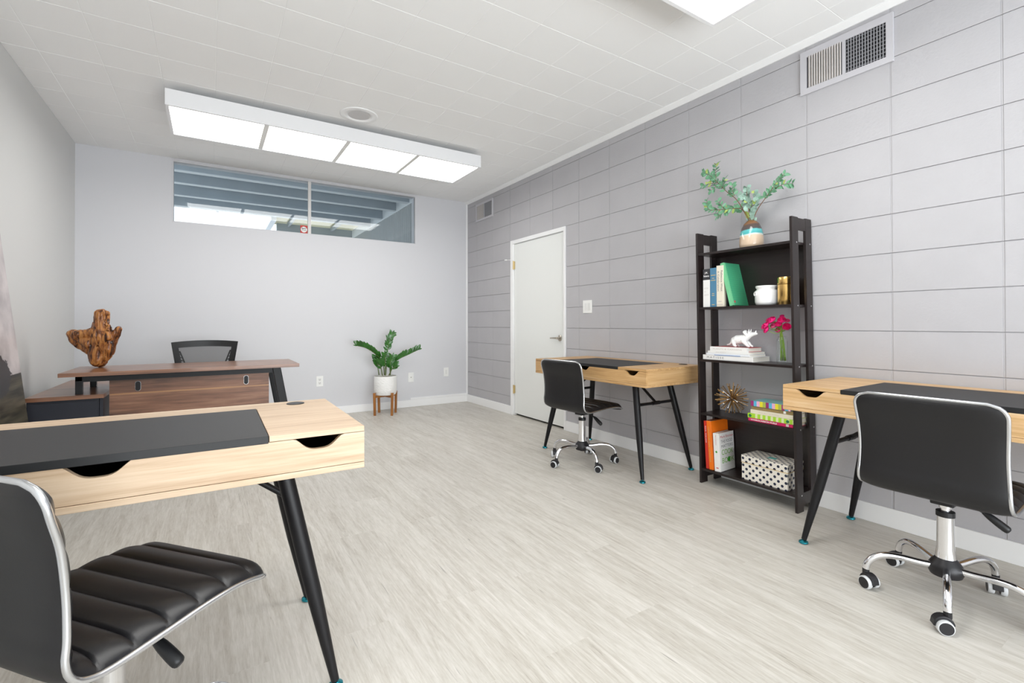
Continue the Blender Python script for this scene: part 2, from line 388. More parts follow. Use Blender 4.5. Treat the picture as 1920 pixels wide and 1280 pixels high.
# alarm sticker on the glass
m_red = mat('sticker_red', (.52, .03, .02), .45); m_stw = mat('sticker_white', (.85, .85, .83), .45); m_stk = mat('sticker_black', (.02, .02, .02), .5)
st = thing('window_sticker', 'small red square security sticker with a white disc, on the glass beside the window bar', 'sticker', (.903, yg-.002, 2.146))
bm = NB(); box(bm, -.038, .038, -.001, 0, -.047, .047); obj('sticker_backing', bm, m_red, st)
bm = NB(); lathe(bm, [(0, 0), (.033, 0), (.033, .0012), (0, .0012)], 28, M=Matrix.Translation((0, -.001, 0)) @ Matrix.Rotation(R(90), 4, 'X')); obj('disc', bm, m_stw, st)
text('lettering', 'BAY', (-.024, -.0026, 0), (1, 0, 0), (0, 0, 1), .022, m_stk, st, width=.048, bold=.02)
text('lettering', 'ALARM', (-.022, -.0026, -.014), (1, 0, 0), (0, 0, 1), .008, m_stk, st, width=.044, bold=.02)

# ================================================================== OUTSIDE THE WINDOW
m_beam = mat('blue_grey_beam', (.36, .40, .43), .6, var=.06, vscale=3)
m_beaml = mat('beam_edge', (.60, .64, .66), .6)
m_deck = mat('deck_board', (.34, .43, .50), .7)
m_head = mat('header_board', (.66, .69, .70), .6)
m_corr = mat('corrugated_sheet', (.44, .46, .46), .5)
ZB = 2.90
pc = thing('patio_cover', 'blue-grey beamed patio cover seen through the high window', 'patio cover', (1, 8, 0))
def pobj(n, bm, m, par=pc, **k):
    o = obj(n, bm, m, par, **k); o.matrix_parent_inverse = Matrix.Translation((-1, -8, 0)); return o
for y in (6.88, 7.48, 8.2, 8.93, 10.32):
    bm = NB(); xa = -3 if y < 10 else 1.1
    box(bm, xa, 2.54, y, y+.085, ZB+.006, ZB+.155); pobj('beam', bm, m_beam)
bm = NB()
for y in (6.88, 7.48, 8.2, 8.93, 10.32):
    box(bm, -3 if y < 10 else 1.1, 2.54, y-.002, y+.087, ZB, ZB+.006)
pobj('beam_edging', bm, m_beaml)
bm = NB()
for i in range(44):
    x = -3+i*.13
    if x < 2.6: box(bm, x, min(x+.122, 2.6), 5.95, 9.03, ZB+.155, ZB+.19)
box(bm, -3, 2.6, 5.95, 9.03, ZB+.165, ZB+.2)
pobj('decking', bm, m_deck)
bm = NB(); box(bm, 2.54, 2.60, 5.95, 10.9, ZB-.02, ZB+.155); pobj('header', bm, m_head)
m_poly, n_, l_, p_ = nt('translucent_roofing')
p_.inputs['Base Color'].default_value = (.78, .76, .62, 1); p_.inputs['Roughness'].default_value = .5
tl = n_.new('ShaderNodeBsdfTranslucent'); tl.inputs[0].default_value = (.50, .49, .38, 1); mxs = n_.new('ShaderNodeMixShader'); mxs.inputs[0].default_value = .70
l_.new(p_.outputs[0], mxs.inputs[1]); l_.new(tl.outputs[0], mxs.inputs[2]); l_.new(mxs.outputs[0], n_['Material Output'].inputs[0])
def corr_sheet(bm, x0, x1, y0, y1, z, axis, pitch, amp, t=.003):
    n = int(((x1-x0) if axis == 0 else (y1-y0))/pitch*6); ra = []; rb = []
    for i in range(n+1):
        f = i/n; dz = amp*math.sin(i/6*2*PI)
        if axis == 0: a, b = (x0+(x1-x0)*f, y0, z+dz), (x0+(x1-x0)*f, y1, z+dz)
        else: a, b = (x0, y0+(y1-y0)*f, z+dz), (x1, y0+(y1-y0)*f, z+dz)
        ra.append(bm.verts.new(a)); rb.append(bm.verts.new(b))
    for i in range(n): bm.faces.new((ra[i], ra[i+1], rb[i+1], rb[i]))
for i, (x0, x1, y0, y1) in enumerate(((1.0, 2.6, 9.03, 10.6), (-3, 1.0, 9.03, 9.62))):
    bm = NB(); corr_sheet(bm, x0, x1, y0, y1, ZB+.19, 1, .42, .012); o = pobj('roofing_sheet', bm, m_poly, smooth='all')
    md = o.modifiers.new('s', 'SOLIDIFY'); md.thickness = .003
for x in (.1, 1.30, 2.12):
    bm = NB(); box(bm, x-.02, x+.02, 9.03, 9.62 if x < 1 else 10.32, ZB+.09, ZB+.17); pobj('rafter', bm, m_beam)
bm = NB(); box(bm, .93, 1.02, 9.62, 11.5, ZB+.06, ZB+.2); box(bm, -3, .93, 9.60, 9.64, ZB+.12, ZB+.2); pobj('roof_curb', bm, mat('curb_white', (.72, .76, .82), .5))
fc = thing('corrugated_fence', 'grey corrugated side screen with vertical ribs, right of the patio beams', 'fence', (2.57, 8, 0))
bm = NB(); ra = []; n = int(4.9/.09*4)
for i in range(n+1):
    y = 5.96-8+4.9*i/n; dx = (0, .005, .035, .030)[i % 4]; ra.append((bm.verts.new((dx-.028, y, 0)), bm.verts.new((dx-.028, y, ZB-.02))))
for a, b in zip(ra, ra[1:]): bm.faces.new((a[0], b[0], b[1], a[1]))
o = obj('corrugated_sheet', bm, m_corr, fc); md = o.modifiers.new('s', 'SOLIDIFY'); md.thickness = .002
for y in (-2, -.2, 1.2, 2.8):
    bm = NB(); box(bm, .0, .05, y, y+.06, 0, ZB-.02); obj('fence_post', bm, m_beam, fc)
bm = NB(); box(bm, -6, 6, YB+.12, 14, -.1, -.001); struct('ground', bm, mat('patio_slab', (.50, .49, .47), .9)); 

# ================================================================== CEILING FITTINGS
m_diff, n_, l_, p_ = nt('lit_diffuser')
p_.inputs['Base Color'].default_value = (.85, .85, .83, 1); p_.inputs['Emission Color'].default_value = (1, .99, .965, 1); p_.inputs['Emission Strength'].default_value = 4.4
m_fix = mat('fixture_enamel', (.84, .84, .85), .35)
def fixture(x0, x1, y0, y1, z0, z1, label):
    cx, cy_ = (x0+x1)/2, (y0+y1)/2
    t = thing('ceiling_light', label, 'ceiling light', (cx, cy_, z0), 0, 'long ceiling light boxes')
    a, b, c, d, h = x0-cx, x1-cx, y0-cy_, y1-cy_, z1-z0
    bm = NB(); e = .02
    box(bm, a, b, c, c+e, 0, h); box(bm, a, b, d-e, d, 0, h); box(bm, a, a+e, c+e, d-e, 0, h); box(bm, b-e, b, c+e, d-e, 0, h); box(bm, a+e, b-e, c+e, d-e, h-.01, h)
    box(bm, a+.2, b-.2, c+.2, d-.2, h, H-z0)
    obj('housing', bm, m_fix, t)
    w4 = (b-a-2*e)/4
    for i in range(4):
        bm = NB(); box(bm, a+e+i*w4+.017, a+e+(i+1)*w4-.017, c+e, d-e, .006, .012); obj('diffuser', bm, m_diff, t)
    for i in range(1, 4):
        bm = NB(); box(bm, a+e+i*w4-.017, a+e+i*w4+.017, c+e, d-e, .001, .02); obj('divider', bm, mat('fixture_divider', (.80, .79, .76), .5), t)
fixture(-.266, 2.2, 4.005, 4.62, 2.57, 2.683, 'long four-panel ceiling light box hanging in front of the high window')
fixture(-.28, 2.175, .86, 1.49, 2.58, 2.693, 'ceiling light box at the top edge of the picture, only one corner showing')
bm = NB()
lathe(bm, [(.145, 0), (.145, -.004), (.138, -.008), (.128, -.004), (.118, -.009), (.108, -.006), (.085, -.003), (.085, .001)], 40)
t = thing('ceiling_speaker', 'round white flush speaker in the ceiling above the long light box', 'ceiling speaker', (1.0, 3.84, H))
obj('rim', bm, m_white, t, smooth='all'); bm = NB(); lathe(bm, [(0, -.003), (.086, -.003), (.086, 0), (0, 0)], 36); obj('grille', bm, mat('speaker_mesh', (.62, .61, .61), .8, bump=.6, bscale=500), t)

# ================================================================== WALL FITTINGS
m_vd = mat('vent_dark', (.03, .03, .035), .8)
def vent(y0, y1, z0, z1, gy0, gy1, gz0, gz1, split, label, n):
    t = thing('air_vent', label, 'air vent', (XR, (y0+y1)/2, (z0+z1)/2)); oy, oz = (y0+y1)/2, (z0+z1)/2
    bm = NB(); d = -.012
    for a, b, c, e in ((y0, gy0, z0, z1), (gy1, y1, z0, z1), (gy0, gy1, z0, gz0), (gy0, gy1, gz1, z1), (split-.008, split+.008, gz0, gz1)):
        box(bm, d, 0, a-oy, b-oy, c-oz, e-oz)
    obj('frame', bm, m_vent, t)
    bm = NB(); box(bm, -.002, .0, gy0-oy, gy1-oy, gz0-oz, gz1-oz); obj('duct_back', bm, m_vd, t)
    bm = NB(); k = int(n*(gy1-split)/(gy1-gy0))
    for i in range(k):       # far half: vertical blades turned to the room
        y = split+.012+(gy1-split-.02)*(i+.5)/k
        box(bm, -.014, .014, -.0012, .0012, gz0-oz, gz1-oz, Matrix.Translation((-.011, y-oy, 0)) @ Matrix.Rotation(R(50), 4, 'Z') @ Matrix.Scale(.6, 4, (1, 0, 0)))
    obj('louvre', bm, mat('vent_blade', (.78, .74, .72), .5), t)
    bm = NB(); k = int(n*(split-gy0)/(gy1-gy0))
    for i in range(k+1):
        y = gy0+(split-.008-gy0)*i/k; box(bm, -.011, -.004, y-.0016-oy, y+.0016-oy, gz0-oz, gz1-oz)
    for i in range(9):
        z = gz0+(gz1-gz0)*(i+.5)/9; box(bm, -.007, -.003, gy0-oy, split-.008-oy, z-.0016-oz, z+.0016-oz)
    obj('grille', bm, mat('vent_grille', (.33, .33, .35), .5), t)
vent(.995, 1.452, 2.417, 2.672, 1.026, 1.417, 2.450, 2.634, 1.222, 'large grey wall vent with half-open louvres, high above the shelving unit', 28)
vent(5.117, 5.56, 2.41, 2.64, 5.14, 5.53, 2.435, 2.615, 5.335, 'small-looking grey wall vent high up in the far corner above the door', 28)
def plate(name, label, cat, loc, rz, w_, h_, kind):
    t = thing(name, label, cat, loc, rz)
    bm = NB(); box(bm, -w_/2, w_/2, -.005, 0, -h_/2, h_/2); obj('cover_plate', bm, m_plate, t, bevel=.002)
    md = mat('slot_dark', (.05, .05, .05), .5); dk = mat('plate_insert', (.78, .78, .76), .35)
    if kind == 'outlet':
        for s in (-1, 1):
            bm = NB(); box(bm, -.017, .017, -.0075, -.005, s*.02-.014, s*.02+.014); f = obj('socket', bm, dk, t, bevel=.003)
            bm = NB()
            for q in (-.006, .006): box(bm, q-.0012, q+.0012, -.0079, -.0074, s*.02-.002, s*.02+.007)
            box(bm, -.0025, .0025, -.0079, -.0074, s*.02-.011, s*.02-.006); obj('slot', bm, md, f)
    elif kind == 'jack':
        bm = NB(); lathe(bm, [(0, 0), (.006, 0), (.006, .008), (0, .008)], 14, M=Matrix.Translation((0, -.005, 0)) @ Matrix.Rotation(R(90), 4, 'X')); obj('cable_jack', bm, m_nickel, t)
    elif kind == 'switch':
        for s in (-1, 1):
            bm = NB(); box(bm, s*.023-.016, s*.023+.016, -.0075, -.005, -.033, .033, ); f = obj('rocker', bm, dk, t, bevel=.001)
    else:
        bm = NB(); box(bm, -.012, .012, -.009, -.005, -.03, .03); obj('insert', bm, dk, t)
plate('wall_outlet', 'white double power outlet on the back wall, right of the walnut desk', 'outlet', (1.07, YB, .40), 0, .075, .12, 'outlet')
plate('cable_outlet', 'cream cable jack plate on the back wall just right of the potted plant', 'outlet', (2.172, YB, .378), 0, .073, .12, 'jack')
plate('blank_plate', 'white painted cover plate on the back wall near the far right corner', 'wall plate', (2.665, YB, .42), 0, .07, .118, 'blank')
plate('light_switch', 'white double light switch on the block wall right of the door', 'light switch', (XR, 3.363, 1.22), R(-90), .125, .122, 'switch')

# ================================================================== OAK WRITING DESKS
def make_desk(label, loc, rz, oak, oakf, side, group='oak and black writing desks', zscale=1):
    hl, hd, zt, zb, ml, mb = .607, .3, .761, .640, .356, .183
    t = thing('writing_desk', label, 'desk', loc, rz, group)
    # carcass
    bm = NB()
    box(bm, -hl, hl, -hd-.002, hd, zb, zb+.016)                       # base board
    box(bm, -hl+.015, hl-.015, hd-.015, hd, zb+.016, zt-.015)
    box(bm, -ml-.008, -ml+.006, -hd+.016, hd-.015, zb+.016, zt-.016); box(bm, ml-.006, ml+.008, -hd+.016, hd-.015, zb+.016, zt-.016)
    obj('desk_box', bm, oak, t, bevel=.0008, seg=1)
    for sx in (-1, 1):
        bm = NB(); box(bm, min(sx*hl, sx*(hl-.015)), max(sx*hl, sx*(hl-.015)), -hd+.016, hd, zb+.016, zt-.0157); obj('side_panel', bm, side, t)
    bm = NB(); box(bm, -hl+.016, hl-.016, -hd+.017, hd-.016, zb+.0165, zb+.018); obj('tray_liner', bm, m_dark, t)
    # front board with the three finger cut-outs
    zt0, zf = zb+.0175, zt-.0165
    top = []
    x = -hl
    for cx, w_, dp in ((-.483, .067, .033), (.010, .067, .033), (.483, .067, .033)):
        pts = []
        for i in range(17):
            s = -1+2*i/16; a = abs(s)
            f = .5+.5*math.cos(PI*a**1.65)
            pts.append((cx+s*w_, zf-dp*min(1, f)))
        top += pts
    poly = [(-hl, zt0), (hl, zt0), (hl, zf)]+[p for p in reversed(top)]+[(-hl, zf)]
    bm = NB()
    # strips so that the concave outline triangulates cleanly
    xs_ = sorted(set([-hl, hl]+[p[0] for p in top])); zmap = {p[0]: p[1] for p in top}; zmap[-hl] = zf; zmap[hl] = zf
    rf = [[bm.verts.new((x, y, z)) for x in xs_ for z in (zt0, zmap[x])] for y in (-hd, -hd+.016)]
    n = len(xs_)
    for i in range(n-1):
        a = rf[0]; b = rf[1]
        bm.faces.new((a[2*i], a[2*i+2], a[2*i+3], a[2*i+1])); bm.faces.new((b[2*i], b[2*i+1], b[2*i+3], b[2*i+2]))
        bm.faces.new((a[2*i+1], a[2*i+3], b[2*i+3], b[2*i+1])); bm.faces.new((a[2*i], b[2*i], b[2*i+2], a[2*i+2]))
    for i in (0, n-1): bm.faces.new((rf[0][2*i], rf[0][2*i+1], rf[1][2*i+1], rf[1][2*i]))
    obj('front_board', bm, oakf, t)
    # top: two side leaves and the back strip
    bm = NB()
    box(bm, -hl, -ml-.002, -hd, mb, zt-.0155, zt); box(bm, ml+.002, hl, -hd, mb, zt-.0155, zt); box(bm, -hl, hl, mb, hd, zt-.0155, zt)
    obj('tabletop', bm, oak, t, bevel=.001)
    bm = NB(); box(bm, -ml, ml, -hd-.001, mb-.003, zt-.019, zt+.001); obj('lid', bm, m_mat, t, bevel=.001, label='black hinged centre panel')
    bm = NB(); lathe(bm, [(0, .004), (.024, .004), (.030, .0025), (.031, 0)], 28); obj('cable_grommet', bm, m_blackp, t, smooth=True, loc=(.49, .232, zt))
    # legs
    for sx in (-1, 1):
        for sy in (-1, 1):
            ft = Vector((sx*.536, sy*.257, .012)); tp = Vector((sx*.405, sy*.178, zb)); k = .62
            mid = ft.lerp(tp, .42)
            bm = NB(); tube(bm, [ft.lerp(tp, .012), ft.lerp(tp, .2), mid, ft.lerp(tp, .6), tp], [.0115, .0165, .0215, .0225, .0225], 20)
            lg = obj('leg', bm, m_black, t, smooth=True)
            bm = NB(); lathe(bm, [(0, -.012), (.017, -.012), (.021, -.008), (.020, -.002), (.012, .003), (.006, .006), (.006, .014), (0, .014)], 20, c=ft)
            obj('levelling_foot', bm, m_teal, lg, smooth=True, label='teal chrome levelling foot')
        f = lambda s, z: Vector((sx*.536, s*.257, .012)).lerp(Vector((sx*.405, s*.178, zb)), (z-.012)/(zb-.012))
        bm = NB(); tube(bm, [f(-1, .495), f(1, .495)], .0105, 12)
        c = (f(-1, .495)+f(1, .495))/2
        tube(bm, [c+Vector((0, -.035, 0)), c+Vector((0, .035, 0))], .0135, 12)
        tube(bm, [c, Vector((sx*.25, 0, zb))], .0095, 12)
        obj('brace', bm, m_black, t, smooth=True)
    return t
dsk = make_desk('light oak writing desk with black centre panel in the left foreground', (-.222, 1.713, 0), R(-.6), m_oake, m_oake, m_oake)
make_desk('oak writing desk with black centre panel standing beside the white door', (2.678, 2.735, 0), R(-89.3), m_oak2, m_oak2, wood('golden_oak_side', [(.42, .235, .09), (.56, .34, .15), (.64, .42, .215)], 1, (1.6, 26, 26), .42, seed=9))
make_desk('oak writing desk with black centre panel at the right edge, right of the shelving unit', (2.678, .643, 0), R(-89.3), m_oak, m_oak, wood('light_oak_side', [(.50, .29, .115), (.66, .42, .205), (.74, .53, .31)], 1, (1.6, 26, 26), .42, seed=4))

# ================================================================== TASK CHAIRS
def arc_pts(ctrl, n):       # Catmull-Rom through (x,z) control points, resampled evenly
    P = [Vector(c) for c in ctrl]; out = []
    for i in range(len(P)-1):
        p0 = P[i-1] if i else P[0]*2-P[1]; p1, p2 = P[i], P[i+1]; p3 = P[i+2] if i+2 < len(P) else P[-1]*2-P[-2]
        for k in range(12):
            t = k/12; out.append(.5*((2*p1)+(p2-p0)*t+(2*p0-5*p1+4*p2-p3)*t*t+(3*p1-p0-3*p2+p3)*t**3))
    out.append(P[-1]); L = [0]
    for a, b in zip(out, out[1:]): L.append(L[-1]+(b-a).length)
    res = []; j = 0
    for i in range(n+1):
        s = L[-1]*i/n
        while j < len(L)-2 and L[j+1] < s: j += 1
        f = (s-L[j])/max(1e-9, L[j+1]-L[j]); res.append(out[j].lerp(out[j+1], f))
    return res, L[-1]
def make_task_chair(label, loc, rz, base_rot, group='black ribbed task chairs', scale=1, dz=0):
    t = thing('task_chair', label, 'chair', loc, rz, group, scale)
    prof = [(-.234, .800), (-.222, .745), (-.205, .68), (-.196, .60), (-.1955, .53), (-.199, .492), (-.193, .463), (-.172, .444), (-.13, .436), (-.03, .441), (.06, .447), (.14, .446), (.20, .434), (.238, .416)]
    prof = [(x, z+dz) for x, z in prof]
    N = 180; P, L = arc_pts(prof, N); hw = .213; rc = .048
    nr = []
    for i in range(N+1):
        d = (P[min(i+1, N)]-P[max(i-1, 0)]).normalized(); nr.append(Vector((-d.y, d.x)))     # towards sitter: forward/up
    # orient: at the top normal should point +x
    if nr[5].x < 0: nr = [-q for q in nr]
    def half(i):
        s = L*i/N; e = min(s, L-s); base = hw
        u = s/L
        base = hw*(1-.035*math.sin(PI*min(1, u*2))**2) if u < .5 else hw
        if e < rc: base -= rc-math.sqrt(max(0, rc*rc-(rc-e)**2))
        return base
    MJ = 22
    def grid(off, wscale, name, m, close):
        bm = NB(); rows_ = []
        for i in range(N+1):
            h = half(i)*wscale; row = []
            for j in range(MJ+1):
                f = -1+2*j/MJ; f = math.copysign(1-(1-abs(f))**1.6, f)
                o_ = off(i, f); q = P[i]+nr[i]*o_
                row.append(bm.verts.new((q.x, f*h, q.y)))
            rows_.append(row)
        back = []
        for i in range(N+1):
            h = half(i)*wscale; row = []
            for j in range(MJ+1):
                f = -1+2*j/MJ; f = math.copysign(1-(1-abs(f))**1.6, f)
                q = P[i]+nr[i]*close; row.append(bm.verts.new((q.x, f*h, q.y)))
            back.append(row)
        for G_ in (rows_, back):
            for i in range(N):
                for j in range(MJ): bm.faces.new((G_[i][j], G_[i+1][j], G_[i+1][j+1], G_[i][j+1]))
        for i in range(N):
            for j in (0, MJ): bm.faces.new((rows_[i][j], rows_[i+1][j], back[i+1][j], back[i][j]))
        for j in range(MJ):
            for i in (0, N): bm.faces.new((rows_[i][j], rows_[i][j+1], back[i][j+1], back[i][j]))
        return obj(name, bm, m, t, smooth=True)
    ribs = 12
    def front(i, f):
        s = i/N; r_ = abs(math.sin(PI*ribs*s))**.42
        edge = (1-abs(f)**12); end = min(1, min(i, N-i)/9)**.5; up = .80 if s < .40 else 1
        return .006+(.017+.0105*r_)*edge*end*up
    grid(front, .985, 'ribbed_cushion', m_leather, .002)
    def backoff(i, f): return -.004-.011*(1-abs(f)**8)*min(1, min(i, N-i)/4)**.5
    grid(backoff, .985, 'shell_back', m_leatherb, -.001)
    # satin chrome trim round the whole edge
    loop = [(P[i], -half(i)) for i in range(0, N+1, 2)]
    k0, kN = half(0), half(N)
    path = [Vector((p.x, y, p.y)) for p, y in loop]+[Vector((P[N].x, -kN+2*kN*q/6, P[N].y)) for q in range(1, 6)]+[Vector((P[i].x, half(i), P[i].y)) for i in range(N, -1, -2)]+[Vector((P[0].x, k0-2*k0*q/6, P[0].y)) for q in range(1, 6)]
    bm = NB(); tube(bm, path, .0064, 8, closed=True); obj('chrome_trim', bm, m_trim, t, smooth='all', label='satin chrome edge trim')
    # under-seat mechanism, lever
    bm = NB(); box(bm, -.09, .09, -.07, .07, .402+dz, .422+dz); box(bm, -.045, .045, -.035, .035, .378+dz, .403+dz); obj('seat_plate', bm, m_blackp, t, bevel=.004)
    bm = NB(); tube(bm, [(.01, -.03, .392+dz), (.015, -.07, .388+dz), (.022, -.10, .372+dz)], .005, 8); tube(bm, spline([(.022, -.10, .373+dz), (.026, -.120, .358+dz), (.032, -.155, .330+dz), (.034, -.166, .322+dz)], 3), [.007, .009, .011, .0125, .0135, .014, .014, .0135, .012, .008], 12)
    obj('height_lever', bm, m_blackp, t, smooth=True)
    bm = NB(); lathe(bm, [(0, .15), (.031, .15), (.031, .17), (.027, .20), (.026, .335), (.0265, .337)], 28); obj('gas_column', bm, m_chrome, t, smooth=True)
    bm = NB(); lathe(bm, [(.0285, .322), (.0285, .341), (.015, .343), (0, .343)], 28); obj('column_collar', bm, m_blackp, t, smooth=True)
    bm = NB(); lathe(bm, [(.0145, .34), (.0145, .37+dz)], 24); lathe(bm, [(.019, .362+dz), (.021, .39+dz), (0, .39+dz)], 24); obj('piston', bm, m_chrome, t, smooth=True)
    br = thing_part('base', t, base_rot)
    bm = NB(); lathe(bm, [(0, .095), (.03, .095), (.048, .10), (.054, .115), (.054, .13), (.045, .147), (.034, .16), (.031, .165), (0, .165)], 30)
    obj('hub', bm, m_hood, br, smooth=True)
    for k in range(5):
        a = k*2*PI/5; ca, sa = math.cos(a), math.sin(a)
        pr = [(.03, .128), (.08, .131), (.14, .138), (.19, .136), (.225, .12), (.246, .095), (.252, .072)]
        bm = NB(); tube(bm, spline([(r*ca, r*sa, z) for r, z in pr], 4), .0125, 14); obj('base_arm', bm, m_chrome, br, smooth=True)
        # caster trails outward at its own angle
        ang = a+(.5, 2.2, -1.2, .9, -2.4)[k]
        Mc = Matrix.Translation((.252*ca, .252*sa, 0)) @ Matrix.Rotation(ang, 4, 'Z')
        bm = NB(); hood = []
        for i in range(13):
            th = R(-10+200*i/12); hood.append((.016-.0285*math.cos(th)*-1, .030+.0285*math.sin(th)))
        poly = [(-.013, .03)]+[(.014+.030*math.cos(R(175-i*15)), .030+.030*math.sin(R(175-i*15))) for i in range(11)]+[(.045, .024), (.0, .02)]
        prism(bm, poly, lambda p, tt: Mc @ Vector((p[0], -.015+.03*tt, p[1])))
        tube(bm, [Mc @ Vector((0, 0, .05)), Mc @ Vector((0, 0, .075))], .012, 12)
        cs = obj('caster', bm, m_hood, br, bevel=.002)
        bm = NB()
        for s in (-1, 1):
            Mw = Mc @ Matrix.Translation((.014, s*.018, .025)) @ Matrix.Rotation(R(90), 4, 'X')
            lathe(bm, [(.0208, -.0098), (.0232, -.0092), (.025, -.006), (.025, .006), (.0232, .0092), (.0208, .0098)], 26, M=Mw)
        obj('caster_tread', bm, m_greyw, cs, smooth=True, label='pale grey caster wheel ring')
        bm = NB()
        for s in (-1, 1):
            Mw = Mc @ Matrix.Translation((.014, s*.018, .025)) @ Matrix.Rotation(R(90), 4, 'X')
            lathe(bm, [(0, -.0102), (.0209, -.0102), (.0209, .0102), (0, .0102)], 22, M=Mw)
        obj('caster_hub', bm, m_hood, cs, smooth=True)
    return t
def thing_part(name, parent, rz=0):
    # a part that carries its own pieces: a small sleeve mesh at the foot of the column
    bm = NB(); lathe(bm, [(0, .09), (.02, .09), (.02, .10), (0, .10)], 12)
    o = obj(name, bm, m_hood, parent); o.rotation_euler = (0, 0, rz); return o
make_task_chair('black ribbed task chair in the left foreground, cut by the frame edge, its seat visible', (-.185, 1.368, 0), R(39.5), R(-20), dz=-.002)
make_task_chair('black ribbed task chair at the desk beside the white door', (2.403, 2.773, 0), R(5), R(37-5), dz=-.012)
make_task_chair('black ribbed task chair in the right foreground, its back panel facing the camera', (2.372, .640, 0), R(1), R(51), dz=-.008)

# ================================================================== WALNUT DESK WITH RETURN
t = thing('executive_desk', 'walnut and black executive desk with modesty panel, along the back wall', 'desk', (-.105, 4.26, 0))
def T(x, y): return (x+.105, y-4.26)
dx0, dx1, ey0, ey1, ez = -.793+.105, .58+.105, 3.965-4.26, 4.56-4.26, .757
bm = NB(); box(bm, dx0, dx1, ey0, ey1, ez-.025, ez); obj('tabletop', bm, m_walnut, t, bevel=.001)
bm = NB(); box(bm, dx0+.10, dx1-.18, ey0+.07, ey0+.10, ez-.065, ez-.025); box(bm, dx0+.10, dx1-.18, ey1-.10, ey1-.07, ez-.065, ez-.025); obj('support_rail', bm, m_black, t)
px0, px1, py = -.563+.105, .381+.105, 4.08-4.26
bm = NB(); box(bm, px0, px1, py, py+.018, .600, .704); obj('modesty_panel', bm, m_walnutp, t)
bm = NB(); box(bm, px0, px1, py+.002, py+.018, .590, .600); obj('panel_strip', bm, m_amber, t, label='amber strip between the two panel boards')
bm = NB(); box(bm, px0, px1, py, py+.018, .36, .590); obj('modesty_panel', bm, m_walnutp, t)
for x in (-.413+.105, .228+.105):
    bm = NB(); r_ = .014; poly = [(r_*math.cos(a), .018+r_*math.sin(a)) for a in [PI*i/8 for i in range(9)]]+[(r_*math.cos(a), -.018+r_*math.sin(a)) for a in [PI+PI*i/8 for i in range(9)]]
    prism(bm, poly, lambda p, q: (x+p[0], py-.006*(1-q), .643+p[1])); obj('panel_lock', bm, m_black, t)
    bm = NB(); poly2 = [(p[0]*1.12, p[1]*1.05) for p in poly]; prism(bm, poly2, lambda p, q: (x+p[0], py-.003*(1-q), .643+p[1])); obj('lock_bezel', bm, m_chrome, t)
    bm = NB(); box(bm, x-.012, x+.012, py-.001, py+.01, .70, .728); obj('panel_bracket', bm, mat('grey_bracket', (.30, .31, .33), .4), t)
# right leg frame, raked outwards
for sy, y in ((-1, 4.045), (1, 4.47)):
    bm = NB()
    for xa, xb, za, zb_ in ((.40, .515, .732, 0.0),):
        yy = y-4.26
        prism(bm, [(xa+.105, za), (xa+.105+.058, za), (xb+.105+.075, 0), (xb+.105+.012, 0)], lambda p, q: (p[0], yy-.012+.036*q, p[1]))
    obj('leg', bm, m_black, t, bevel=.004)
bm = NB(); box(bm, .40+.105, .46+.105, 4.04-4.26, 4.49-4.26, .70, .732); box(bm, .50+.105, .53+.105, 4.06-4.26, 4.47-4.26, .10, .13); obj('leg_rail', bm, m_black, t)
for y in (4.02, 4.46):
    x = -.722+.105; yy = y-4.26
    bm = NB(); box(bm, x, x+.034, yy, yy+.034, .6155, .732); obj('short_leg', bm, m_black, t)
bm = NB(); box(bm, -.722+.105, -.69+.105, 4.02-4.26, 4.49-4.26, .70, .732); obj('leg_rail', bm, m_black, t)

t = thing('return_cabinet', 'low navy return cabinet with a walnut top against the left wall, under the desk end', 'cabinet', (-.755, 4.6, 0))
bm = NB(); box(bm, -.942+.755, -.575+.755, 3.965-4.6, 5.12-4.6, .590, .615); obj('cabinet_top', bm, m_walnut, t, bevel=.001)
bm = NB(); box(bm, -.935+.755, -.60+.755, 3.985-4.6, 5.10-4.6, .02, .590); obj('cabinet_body', bm, m_navy, t, bevel=.002)
bm = NB(); box(bm, -.598+.755, -.580+.755, 3.985-4.6, 5.10-4.6, .02, .59); obj('side_panel', bm, m_navy, t, bevel=.001)
bm = NB(); box(bm, -.93+.755, -.605+.755, 3.980-4.6, 3.985-4.6, .03, .575); f = obj('front_panel', bm, m_navy, t)
bm = NB()
for z in (.04,): box(bm, -.92+.755, -.6+.755, 4-4.6, 5.0-4.6, 0, .02)
obj('plinth', bm, m_black, t)

# ================================================================== MESH OFFICE CHAIR
t = thing('office_chair', 'black mesh-back office chair behind the walnut desk', 'chair', (-.035, 4.84, 0), R(180))
# local: back at -y? rotated so that it faces the camera; build with back plane at local y=-.2
def bk(u, v, off=0):       # u -1..1, v 0..1 (bottom..top)
    hw_ = .175+.075*v**.8
    return Vector((u*hw_, -.185-.055*v+.05*u*u+off, .50+.405*v+.014*(1-u*u)*v))
bm = NB()
loopo = [bk(-1, i/14) for i in range(15)]+[bk(-1+2*i/16, 1) for i in range(1, 16)]+[bk(1, 1-i/14) for i in range(15)]+[bk(1-2*i/16, 0) for i in range(1, 16)]
def bandquad(u0, u1, v0, v1, n=10, m_=3, th=.02):
    for side in (0, 1):
        G_ = [[bm.verts.new(bk(u0(v)+(u1(v)-u0(v))*j/m_, v, side*th)) for j in range(m_+1)] for v in [v0+(v1-v0)*i/n for i in range(n+1)]]
        for i in range(n):
            for j in range(m_): bm.faces.new((G_[i][j], G_[i+1][j], G_[i+1][j+1], G_[i][j+1]))
        if side == 0: A_ = G_
    for i in range(n):
        for j in (0, m_): bm.faces.new((A_[i][j], A_[i+1][j], G_[i+1][j], G_[i][j]))
    for j in range(m_):
        for i in (0, n): bm.faces.new((A_[i][j], A_[i][j+1], G_[i][j+1], G_[i][j]))
